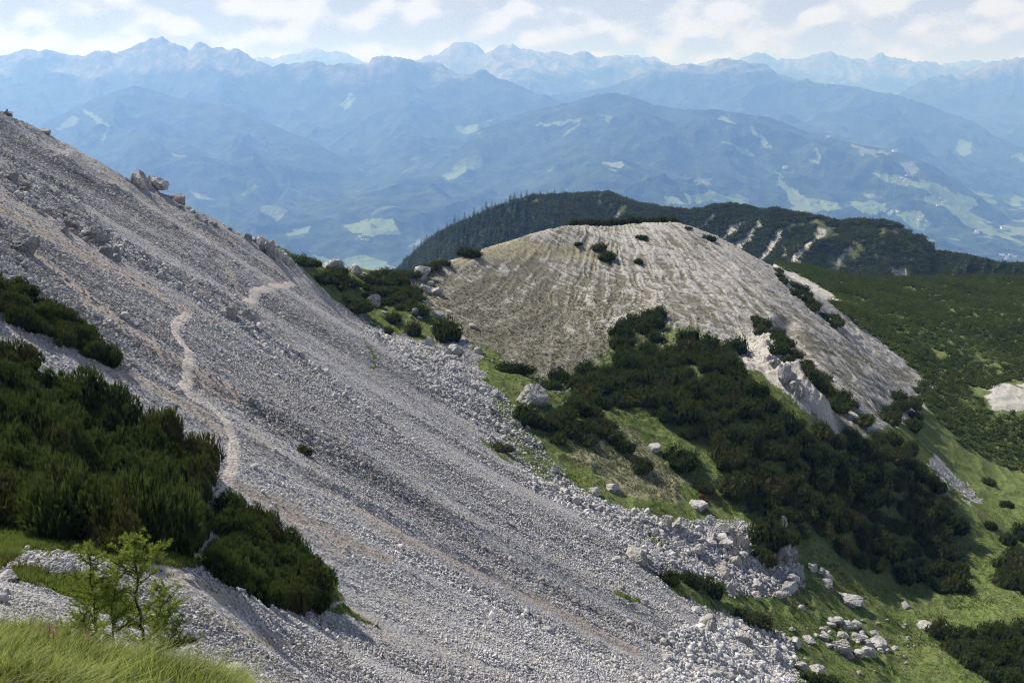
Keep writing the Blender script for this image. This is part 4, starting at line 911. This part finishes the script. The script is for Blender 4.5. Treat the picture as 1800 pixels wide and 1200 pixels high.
thicket([(1755, 940), (1830, 925), (1830, 1030), (1765, 1020)], 1.8, 1.8, 1.8, 12, 'dwarf pine in the clump beside the hollow meadow', 'dwarf pines of the clump beside the meadow', False, 12)
thicket([(1570, 690), (1610, 700), (1620, 740), (1600, 765), (1560, 740)], 1.9, 1.7, 2.2, 8, 'dwarf pine closing the lower end of the bright flank', 'dwarf pines at the end of the bright flank', False, 13)
thicket([(1220, 830), (1330, 850), (1400, 920), (1450, 960), (1420, 965), (1330, 900), (1230, 850)], 1.8, 1.5, 2.4, 16, 'dwarf pine at the ragged lower rim of the big thicket', 'dwarf pines at the lower rim of the thicket', False, 14)
for k_ in range(11):
    u_ = 1005+k_*17.5+rng.uniform(-5, 5); a_ = at(u_, 390, 186); yy = float(crest_y(a_[0]))+1.6; xx = a_[0]*yy/186; zz = float(samp(Z, np.array([xx]), np.array([yy]))[0])
    PINES.append((1e8, (xx, yy, zz), (1.5*rng.uniform(.7, 1.2), 1.0, rng.uniform(.5, 1.0)+1.1), (0, .1, 0), ME_MID[k_ % 5], 'dwarf pine peeping over the rounded summit of the knoll', 'dwarf pines behind the knoll summit'))
flush_pines()

# pine cover of the wide shelf: uncountable
x, y, z, u, v, r = cand(150000, 120, 356, .2, 33)
ok = inpoly(u, v, [(1352, 455), (1450, 470), (1950, 470), (1950, 850), (1810, 835), (1760, 815), (1700, 790), (1650, 740), (1610, 690), (1625, 665), (1560, 610), (1490, 560), (1420, 500)])
for pl in [[(1385, 475), (1420, 490), (1470, 520), (1475, 535), (1440, 530), (1400, 500)], [(1725, 690), (1760, 668), (1840, 675), (1840, 735), (1745, 725)], [(1470, 560), (1600, 655), (1560, 640)]]: ok &= ~inpoly(u, v, pl)
ok &= fbm(x/5, y/9, 3, 801) > -.50
x, y, z, r = x[ok], y[ok], z[ok], r[ok]
_, keep = np.unique(np.floor(x/1.25).astype(int)*100003+np.floor(y/1.45).astype(int), return_index=True); x, y, z, r = x[keep], y[keep], z[keep], r[keep]
PV_LOW = [(lambda a: (a[0], a[1], a[3]))(pine_variant(970+i, 34, 6, .34, .085, 3, ICO1, .8, (.42, .6))) for i in range(6)]
hh = 1.05*(1+.5*fbm(x/12, y/12, 2, 803)); sz = np.stack([.95*rng.uniform(.75, 1.3, len(x))]*2+[hh*rng.uniform(.75, 1.2, len(x))], -1)
scatter('dwarf_pine_cover', PV_LOW, np.stack([x, y, z-.1], -1), sz, rotz(len(x)), M_SHELF, np.clip(.60+.5*fbm(x/9, y/9, 3, 805)+.25*rng.normal(size=len(x)), 0, 1))

# ---------------------------------------------------------------- the ridge's cover and its spruces
def rsamp(Ag, x, y):
    a, r = azr(x, y); ci = np.clip((a-RAZ[0])/(RAZ[1]-RAZ[0]), 0, len(RAZ)-1.001); ri = np.clip(np.interp(r, RRR, np.arange(len(RRR))), 0, len(RRR)-1.001)
    c0 = ci.astype(int); r0 = ri.astype(int); ct = ci-c0; rt = ri-r0
    return (Ag[r0, c0]*(1-ct)+Ag[r0, c0+1]*ct)*(1-rt)+(Ag[r0+1, c0]*(1-ct)+Ag[r0+1, c0+1]*ct)*rt
N_ = 60000; a = rng.uniform(radians(-11), radians(34), N_); Dd = rng.uniform(-14, 170, N_); rcc = np.interp(a, ra, rr_); r = rcc-Dd; x, y = r*np.sin(a), r*np.cos(a); z = rsamp(Zr, x, y); u, v = proj(x, y, z)
k = (rsamp(r_bare, x, y) < .35) & (rsamp(r_open, x, y) < .4+.4*rng.random(N_)) & (v < 640) & (u > 540) & (u < 1900) & ((Dd < 100) | (u < 900))
k &= (fbm(x/16, y/16, 3, 905) > -.42)
x, y, z, u = x[k], y[k], z[k], u[k]
print('ridge cover', len(x))
PV_FAR = [(lambda a: (a[0], a[1], a[3]))(pine_variant(990+i, 26, 5, .36, .16, 3, ICO1, .8, (.5, .65))) for i in range(5)]
sz = np.stack([rng.uniform(1.6, 3.0, len(x))]*2+[rng.uniform(1.3, 2.6, len(x))*(1+.3*(u < 900))], -1)
scatter('ridge_pine_cover', PV_FAR, np.stack([x, y, z-.2], -1), sz, rotz(len(x)), M_PINEFAR, np.clip(.45+.5*fbm(x/25, y/25, 3, 905)+.2*rng.normal(size=len(x)), 0, 1))
def spruce_variant(seed, tiers=13, per=10):
    r = np.random.default_rng(seed); V, F, rn, tp = [], [], [], []
    for t in range(tiers):
        f = t/tiers; zz = .10+.88*f; R0 = (.21*(1-f)**.85+.012)*r.uniform(.85, 1.15)
        for j in range(per):
            a = r.uniform(0, 2*pi); L = R0*r.uniform(.6, 1.2); w_ = .45*L+.012; c, s = cos(a), sin(a); dz = -.25*L+.02
            i0 = len(V); V += [(0, 0, zz+.03), (c*L*.75-s*w_*.5, s*L*.75+c*w_*.5, zz+dz*.8), (c*L, s*L, zz+dz), (c*L*.75+s*w_*.5, s*L*.75-c*w_*.5, zz+dz*.8)]
            F += [(i0, i0+1, i0+2), (i0, i0+2, i0+3)]; q = r.random(); rn += [q*.5, q, q, q]; tp += [0, .4, .6, .4]
    crown = (np.array(V), np.array(F), np.array(rn), np.array(tp))
    i = np.arange(6)*pi/3; tv = np.concatenate([np.c_[np.cos(i)*.016, np.sin(i)*.016, 0*i], [[0, 0, .9]]]); tf = np.array([(k, (k+1) % 6, 6) for k in range(6)])
    return crown, (tv, tf)
SPV = [spruce_variant(40+i) for i in range(5)]
SP_ME = [(var_mesh('crown', c_, M_PINEFAR), None, t_) for c_, t_ in SPV]
SP_TR = []
for c_, t_ in SPV:
    o = mesh_np('trunk', t_[0], t_[1], M_BARK); SP_TR.append(o.data); bpy.data.objects.remove(o)
SPOLY = [(700, 470), (740, 430), (780, 395), (860, 365), (920, 345), (1000, 342), (1030, 370), (1000, 395), (940, 410), (880, 430), (800, 450), (740, 470)]
pts = []; tries = 0; cnt = 0
def spruce(p, h, label, group):
    i = int(rng.integers(5)); o = bpy.data.objects.new('spruce_tree', None); COL.objects.link(o); o.location = (p[0], p[1], p[2]-.3); o.scale = (h*rng.uniform(1.1, 1.7), h*rng.uniform(1.1, 1.6), h); o.rotation_euler = (0, 0, rng.uniform(0, 6.28)); o.empty_display_size = .2
    for nm, me in (('crown', SP_ME[i][0]), ('trunk', SP_TR[i])):
        c = bpy.data.objects.new(nm, me); COL.objects.link(c); c.parent = o
    tag(o, label, 'spruce', group)
def rhit(u, v):
    dx, dy, dz = pdir(u, v); a = math.atan2(dx, dy); q = dz/math.hypot(dx, dy); rs = np.linspace(420, 1150, 1500); zz = rsamp(Zr, rs*math.sin(a), rs*math.cos(a)); s = np.where(zz > q*rs)[0]
    if not len(s): return None
    return np.array([rs[s[0]]*math.sin(a), rs[s[0]]*math.cos(a), zz[s[0]]])
while cnt < 235 and tries < 5000:
    tries += 1; u = rng.uniform(695, 1035); v = rng.uniform(335, 475)
    if not inpoly(np.array([u]), np.array([v]), SPOLY)[0]: continue
    if u > 900 and rng.random() < (u-900)/160: continue
    p = rhit(u, v)
    if p is None or (pts and min(math.hypot(p[0]-a[0], p[1]-a[1]) for a in pts) < 3.0): continue
    pts.append(p); cnt += 1; spruce(p, rng.uniform(5.5, 11.5)*(1 if u < 930 else .7), 'slim spruce among the trees on the steep wooded end of the ridge', 'spruces on the wooded end of the ridge')
# spruces breaking the ridge skyline
for k in range(30):
    u = 705+(k+rng.uniform(-.6, .6))*9.6; a = math.atan2(*[float(t) for t in pdir(u, 400)[:2]]); r = float(np.interp(a, ra, rr_)); x0_, y0_ = r*math.sin(a), r*math.cos(a)
    spruce((x0_, y0_, float(rsamp(Zr, np.array([x0_]), np.array([y0_]))[0])), rng.uniform(3.0, 8)*(1-.3*(u > 900)), 'spruce on the ridge crest, its tip against the hazy valley', 'spruces on the ridge crest')
for k in range(14):
    p = rhit(rng.uniform(1660, 1800), rng.uniform(472, 492))
    if p is not None: spruce(p, rng.uniform(5, 9), 'pale spruce at the foot of the ridge behind the pine shelf', 'spruces at the foot of the ridge')

# ---------------------------------------------------------------- turf, heath and the grass at our feet
def tuft_var(seed, nb=7, lean=.0, w=.10):
    r = np.random.default_rng(seed); D = np.tile([[lean, 0, 1.]], (nb, 1))+r.normal(size=(nb, 3))*np.array([.45, .45, .1]); D /= np.linalg.norm(D, axis=1)[:, None]
    s = r.normal(size=(nb, 3)); s[:, 2] = 0; s /= np.linalg.norm(s, axis=1)[:, None]; b0 = r.normal(size=(nb, 3))*.22; b0[:, 2] = -.05
    L = r.uniform(.6, 1.1, (nb, 1)); V = np.stack([b0-s*w, b0+s*w, b0+D*L], 1).reshape(-1, 3); return V, np.arange(len(V)).reshape(-1, 3), np.tile([0, 0, 1.], nb)
TV = [tuft_var(300+i) for i in range(8)]
x, y, z, u, v, r = cand(330000, 55, 150, .6)
gA = samp(m_grass, x, y)*(1-samp(m_bank, x, y)); k = (rng.random(len(x)) < np.clip(gA*1.3, 0, 1)*(.35+.6*vnoise(x/1.5, y/1.5, 5))) & (samp(m_trail, x, y) < .3)
k[np.cumsum(k) > 110000] = False
x, y, z = x[k], y[k], z[k]; s = rng.uniform(.08, .24, len(x))
scatter('hollow_turf', TV, np.stack([x, y, z], -1), np.stack([s*1.1, s*1.1, s*.75], -1), rotz(len(x)), M_TURF, np.clip(.5+.55*fbm(x/4, y/4, 3, 9)+.15*rng.normal(size=len(x)), 0, 1))
x, y, z, u, v, r = cand(260000, 95, 200, .1)
rl = samp(rill, x, y); hmn = samp(hum, x, y); kA = samp(m_knoll, x, y)
low = sstep(455, 560, v)*sstep(1180, 1060, u); hp_ = samp(HEATHP, x, y); kA = np.maximum(kA, hp_); low = np.maximum(low, 1.6*hp_)
k = rng.random(len(x)) < kA*np.clip(.03+.30*sstep(.55, .30, rl*.5+hmn*.5)*(.35+1.5*low)+.20*low, 0, 1)
x, y, z = x[k], y[k], z[k]; s = rng.uniform(.12, .30, len(x))
scatter('knoll_heath', TV, np.stack([x, y, z], -1), np.stack([s*1.5, s*1.2, s*.8], -1), rotz(len(x)), M_HEATH)
x, y, z, u, v, r = cand(60000, 60, 140, .6); k = (rng.random(len(x)) < samp(m_grass, x, y)*sstep(.5, .75, vnoise(x/5, y/5, 15))*.55) & (samp(m_trail, x, y) < .3)
x, y, z = x[k], y[k], z[k]; s = rng.uniform(.25, .55, len(x))
scatter('hollow_herbs', TV, np.stack([x, y, z], -1), np.stack([s*1.2, s*1.2, s*.6], -1), rotz(len(x)), M_HERB)
# small turf on near bank edges and along the trail
x, y, z, u, v, r = cand(420000, 13, 60, 1.5)
gA = samp(m_grass, x, y); k = (rng.random(len(x)) < np.clip(gA*1.2-.1, 0, 1)*.8) & (samp(m_bank, x, y) < .5)
so_ = samp(m_soil, x, y); k |= rng.random(len(x)) < .02*(so_ > .3)
x, y, z, r = x[k], y[k], z[k], r[k]; s = rng.uniform(.07, .2, len(x))
scatter('bank_turf', TV, np.stack([x, y, z], -1), np.stack([s*.7, s*.7, s], -1), rotz(len(x)), M_TURF, np.clip(.5+.5*fbm(x/2, y/2, 3, 9)+.15*rng.normal(size=len(x)), 0, 1))
# long grass blades near the camera
def blades(n_, r0, r1, Lr, W, name, maskA, thr=.4):
    x, y, z, u, v, r = cand(n_, r0, r1, 1.0); cl = vnoise(x/.16, y/.16, 71)*.6+vnoise(x/.6, y/.6, 72)*.4
    k = (samp(maskA, x, y) > thr) & (rng.random(len(x)) < .25+1.1*cl); x, y, z, r = x[k], y[k], z[k], r[k]; m_ = len(x)
    L = rng.uniform(*Lr, m_)*(.6+.8*vnoise(x/.5, y/.5, 73)); wind = .42+.75*fbm(x/.8, y/.8, 3, 74)
    dx = np.stack([wind+rng.normal(size=m_)*.42, rng.normal(size=m_)*.40+.35*fbm(x/.7, y/.7, 2, 76), np.zeros(m_)], -1); up = np.array([0, 0, 1.])
    sd = np.stack([-dx[:, 1], dx[:, 0], 0*L], -1); sd = sd+rng.normal(size=sd.shape)*.6; sd[:, 2] = 0; sd /= np.linalg.norm(sd, axis=1)[:, None]; sd *= (W*rng.uniform(.6, 1.4, m_))[:, None]
    P0 = np.stack([x, y, z-.02], -1); Lc = L[:, None]; f = lambda t: P0+Lc*(up*(t-.35*t*t*(np.abs(wind)[:, None]))+dx*(t*t*.75))
    a, b2, c2, d3 = f(0.), f(.38), f(.72), f(1.0)
    V = np.stack([a-sd, a+sd, b2-sd*.9, b2+sd*.9, c2-sd*.6, c2+sd*.6, d3], 1); i = (np.arange(m_)*7)[:, None, None]
    F = (np.array([[0, 1, 3], [0, 3, 2], [2, 3, 5], [2, 5, 4], [4, 5, 6]])[None]+i).reshape(-1, 3)
    rn = np.clip(.42+.75*fbm(x/.55, y/.55, 4, 75)+.28*rng.normal(size=m_), 0, 1)
    o = mesh_np(name, V.reshape(-1, 3), F, M_GRASS, True, dict(rnd=np.repeat(rn, 7), tip=np.tile([0, 0, .15, .15, .5, .5, 1.], m_))); print(name, m_); tag(o, kind='stuff')
blades(210000, 5.0, 14.5, (.12, .36), .0058, 'long_grass', m_bank)
blades(9000, 5.5, 13.5, (.34, .56), .0035, 'straw_stems', m_bank)
# ---------------------------------------------------------------- the larch sapling
def tube(pts, rad, seg=7):
    pts = np.asarray(pts, float); V, F = [], []
    for i, p in enumerate(pts):
        t = pts[min(i+1, len(pts)-1)]-pts[max(i-1, 0)]; t /= np.linalg.norm(t)+1e-9
        e = np.cross(t, [.3, 1, .2]); e /= np.linalg.norm(e); g = np.cross(t, e)
        for k in range(seg):
            a = 2*pi*k/seg; V.append(p+rad[i]*(cos(a)*e+sin(a)*g))
    for i in range(len(pts)-1):
        for k in range(seg):
            a, b_, c, d = i*seg+k, i*seg+(k+1) % seg, (i+1)*seg+(k+1) % seg, (i+1)*seg+k; F += [(a, b_, c), (a, c, d)]
    return np.array(V), np.array(F)
def catmull(P, m):
    P = np.asarray(P, float); t = np.linspace(0, len(P)-1, m); return np.stack([np.interp(t, range(len(P)), P[:, k]) for k in range(P.shape[1])], -1)
LY = 10.6
lroot = bpy.data.objects.new('larch_sapling', None); COL.objects.link(lroot); lroot.empty_display_size = .2
base_w = hpix(215, 1165)
lroot.location = base_w; tag(lroot, 'feathery bright green larch sapling with thin dark stems rising from foreground grass', 'larch sapling')
LY = base_w[1]
def lp(u, v, dy=0): return at(u, v, LY+dy)-base_w
r = np.random.default_rng(77)
stems = [([(172, 1150, 0), (168, 1110, .05), (166, 1060, .0), (160, 1020, -.05), (158, 985, 0), (156, 960, .02)], .022),
         ([(200, 1160, 0), (199, 1110, -.05), (197, 1060, .0), (204, 1020, .1), (210, 985, .1), (216, 968, .05)], .026),
         ([(256, 1150, .25), (250, 1110, .2), (246, 1080, .15), (238, 1045, .1), (243, 1020, .1), (252, 995, .1), (262, 975, .15), (274, 955, .2)], .030),
         ([(243, 1020, .1), (238, 1000, .0), (236, 975, -.05), (237, 955, -.05), (238, 940, -.05)], .014),
         ([(225, 1165, .1), (262, 1120, .3), (290, 1085, .4), (310, 1060, .5)], .016),
         ([(235, 1165, .2), (270, 1110, .35), (285, 1060, .4), (292, 1030, .45)], .015), ([(270, 1165, .1), (300, 1120, .25), (325, 1080, .35)], .014),
         ([(190, 1165, -.1), (150, 1130, -.25), (150, 1100, -.3), (146, 1075, -.3)], .012),
         ([(250, 1165, .1), (285, 1140, .2), (320, 1130, .3), (345, 1125, .3)], .014)]
NP_, ND_, NR_ = [], [], []
for si, (sp, r0) in enumerate(stems):
    pts = catmull([lp(*q) for q in sp], 26); pts[1:-1] += r.normal(size=(24, 3))*.006
    rad = np.linspace(r0, .004, 26)*.6; V, F = tube(pts, rad)
    st = mesh_np('stem', V, F, M_BARK, True, parent=lroot)
    V_all, F_all, nb_ = [], [], 0
    L_tot = np.linalg.norm(pts[-1]-pts[0]); kb = int(12+L_tot*19)
    for j in range(kb):
        f = r.uniform(.12, .98)**.85; i = int(f*25); p = pts[i]; a = r.uniform(0, 2*pi); ln = (.36*(1-f)**.8+.09)*r.uniform(.6, 1.25)*min(1.1, L_tot)
        d = np.array([cos(a), sin(a)*.8, r.uniform(.15, .75)]); d /= np.linalg.norm(d); m_ = 9; tt = np.linspace(0, 1, m_)[:, None]
        q = p+d*ln*tt+np.array([0, 0, .22])*ln*tt**2+np.cumsum(r.normal(size=(m_, 3))*.008, 0); V, F = tube(q, np.linspace(.0065, .0016, m_), 4); V_all.append(V); F_all.append(F+nb_); nb_ += len(V)
        subs = [q]
        for _ in range(int(2+ln*9)):
            i2 = r.integers(2, m_-1); d2 = d+r.normal(size=3)*.6; d2 /= np.linalg.norm(d2); l2 = ln*r.uniform(.18, .42); q2 = q[i2]+d2*l2*np.linspace(0, 1, 5)[:, None]
            V, F = tube(q2, np.linspace(.003, .0012, 5), 3); V_all.append(V); F_all.append(F+nb_); nb_ += len(V); subs.append(q2)
        for q_ in subs:
            ll = np.linalg.norm(q_[-1]-q_[0]); kk = max(3, int(ll/.012)); t_ = r.random(kk)*(len(q_)-1); i3 = t_.astype(int); w_ = (t_-i3)[:, None]; NP_.append(q_[i3]*(1-w_)+q_[i3+1]*w_)
            dd = (q_[-1]-q_[0])/ll; ND_.append(np.tile(dd, (kk, 1))+r.normal(size=(kk, 3))*.9); NR_.append(np.full(kk, r.random()))
    mesh_np('branch', np.concatenate(V_all), np.concatenate(F_all), M_BARK, True, parent=st)
    # upper stem carries needles too
    kk = 70; t_ = r.uniform(8, 24.9, kk); i3 = t_.astype(int); NP_.append(pts[i3]); ND_.append(r.normal(size=(kk, 3))+[0, 0, .6]); NR_.append(r.random(kk))
P_, D_ = np.concatenate(NP_), np.concatenate(ND_)
V, F, rn, tp = tufts(P_, D_, np.full(len(P_), .042), np.full(len(P_), .0042), 8, r, (.3, 1.2))
mesh_np('needles', V, F, M_LARCH, False, dict(rnd=rn, tip=tp), parent=lroot)

# ---------------------------------------------------------------- red shrubs in the turf, pink flowers in the grass
mat, n, b = principled('red_leaf', .8, .2); n.l.new(n.mix(n.attr('rnd'), (.16, .015, .02), (.42, .04, .05)), b.inputs['Base Color']); M_RED = mat
for u, v, s, lb in [(1235, 877, .42, 'small crimson shrub in the turf beside the flat white rock'), (1243, 885, .28, 'smaller crimson shrub just below the other crimson one')]:
    p = hpix(u, v); q = pine_variant(int(u), 60, 8, .35, .12, 3, ICO1, .7)
    root = bpy.data.objects.new('red_shrub', None); COL.objects.link(root); root.location = p; root.scale = (s, s, s*1.1); tag(root, lb, 'shrub')
    mesh_np('foliage', q[0], q[1], M_RED, False, dict(rnd=q[2], tip=q[3]), parent=root)
    V, F = tube([(0, 0, -.2), (.02, 0, .3)], [.06, .03], 6); mesh_np('stem', V, F, M_BARK, True, parent=root)
mat, n, b = principled('petal', .7, .2); b.inputs['Base Color'].default_value = (.50, .27, .25, 1); M_PET = mat
mat, n, b = principled('flower_stalk', .8, .2); b.inputs['Base Color'].default_value = (.10, .14, .04, 1); M_STALK = mat
for u, v, lb in [(85, 1148, 'faded pink flower head standing highest in the long grass'), (153, 1165, 'pink flower head in the grass near the sapling base'), (92, 1160, 'pink flower head just under the highest one')]:
    p = hpix(u, v+10)
    if p is None: continue
    root = bpy.data.objects.new('pink_flower', None); COL.objects.link(root); root.location = p; tag(root, lb, 'flower')
    h_ = .34; V, F = tube([(0, 0, -.05), (.02, 0, .15), (.05, 0, h_)], [.004, .003, .003], 5); mesh_np('stalk', V, F, M_STALK, True, parent=root)
    rr = np.random.default_rng(int(u)); D = rr.normal(size=(60, 3)); D /= np.linalg.norm(D, axis=1)[:, None]; V, F, a_, b2 = tufts(np.tile([[.05, 0, h_]], (60, 1))+D*.012, D, np.full(60, .022), np.full(60, .008), 2, rr); mesh_np('petals', V, F, M_PET, parent=root)

# ---------------------------------------------------------------- farmhouses and huts on the far slopes
mat, n, b = principled('house_wall', .8, .2); b.inputs['Base Color'].default_value = (.74, .75, .72, 1); M_WALL = mat
mat, n, b = principled('house_roof', .7, .3); b.inputs['Base Color'].default_value = (.26, .25, .24, 1); M_ROOF = mat
def wall_roof(L, W, H):
    hv = [(-L, -W, -2), (L, -W, -2), (L, W, -2), (-L, W, -2), (-L, -W, H), (L, -W, H), (L, W, H), (-L, W, H), (-L, 0, H+W*.6), (L, 0, H+W*.6)]
    hf = [(0, 1, 5), (0, 5, 4), (1, 2, 6), (1, 6, 5), (2, 3, 7), (2, 7, 6), (3, 0, 4), (3, 4, 7), (4, 7, 8), (5, 9, 6)]
    e = 1.2; t = .5; s_ = H-.5; rv = [(-L-e, -W-e, s_), (L+e, -W-e, s_), (L+e, 0, H+W*.6+t), (-L-e, 0, H+W*.6+t), (-L-e, W+e, s_), (L+e, W+e, s_)]; rf = [(0, 1, 2), (0, 2, 3), (3, 2, 5), (3, 5, 4)]
    return (np.array(hv, float), np.array(hf)), (np.array(rv, float), np.array(rf))
WR = wall_roof(11, 7.5, 8); _w = mesh_np('wall', *WR[0], M_WALL); _r = mesh_np('roof', *WR[1], M_ROOF); WME, RME = _w.data, _r.data; bpy.data.objects.remove(_w); bpy.data.objects.remove(_r)
FA, FR_, FZ, FVIS = FGRID
def fhit(u, v):
    dx, dy, dz = pdir(u, v); a = math.atan2(dx, dy); q = dz/math.hypot(dx, dy); c = int(round((a-FA[0])/(FA[1]-FA[0]))); s = np.where(FZ[:, c] > q*FR_)[0]
    if not len(s): return None
    k = s[0]; return np.array([FR_[k]*math.sin(a), FR_[k]*math.cos(a), FZ[k, c]])
def house(u, v, label, group, sc=1.0):
    p = fhit(u, v)
    if p is None: return
    o = bpy.data.objects.new('farmhouse', None); COL.objects.link(o); o.location = p; o.rotation_euler = (0, 0, rng.uniform(-.5, .5)); o.scale = (sc, sc, sc); o.empty_display_size = 2
    for nm, me in (('wall', WME), ('roof', RME)):
        c = bpy.data.objects.new(nm, me); COL.objects.link(c); c.parent = o
    tag(o, label, 'house', group)
for (u, v, k, du, dv, lb, g) in [(1590, 317, 6, 9, 5, 'white farmhouse on the high green meadow of the far slope', 'farmhouses on the high meadow'),
   (1655, 357, 6, 12, 6, 'white farmhouse on the middle green meadow of the far slope', 'farmhouses on the middle meadow'),
   (1562, 376, 7, 10, 5, 'white house of the hamlet behind the ridge knob', 'houses of the hamlet behind the ridge knob'),
   (1615, 385, 7, 10, 5, 'white house of the hamlet in the pale meadow', 'houses of the hamlet in the pale meadow'),
   (1775, 450, 8, 14, 6, 'white house of the village behind the ridge end', 'houses of the village behind the ridge end'),
   (1440, 360, 5, 16, 3, 'white house on the meadow above the ridge crest', 'houses on the meadow above the ridge'),
   (640, 420, 5, 30, 6, 'white house on the valley floor beyond the saddle', 'houses on the valley floor beyond the saddle'),
   (1720, 410, 5, 8, 5, 'white barn on the lowest green meadow strip', 'barns on the lowest meadow strip')]:
    for i in range(k): house(u+rng.normal()*du*.6, v+rng.normal()*dv*.6, lb, g, rng.uniform(.65, 1.05))
house(1572, 268, 'white lodge alone on the brown clearing of the far slope', None, 1.7)
house(1380, 297, 'white lift station by the ski run on the forested hill', None, 1.6)
house(1455, 243, 'white hut on the shoulder above the pale ski run', None, 1.5)
house(1765, 404, 'long white hall at the edge of the lowest meadow', None, 2.4)
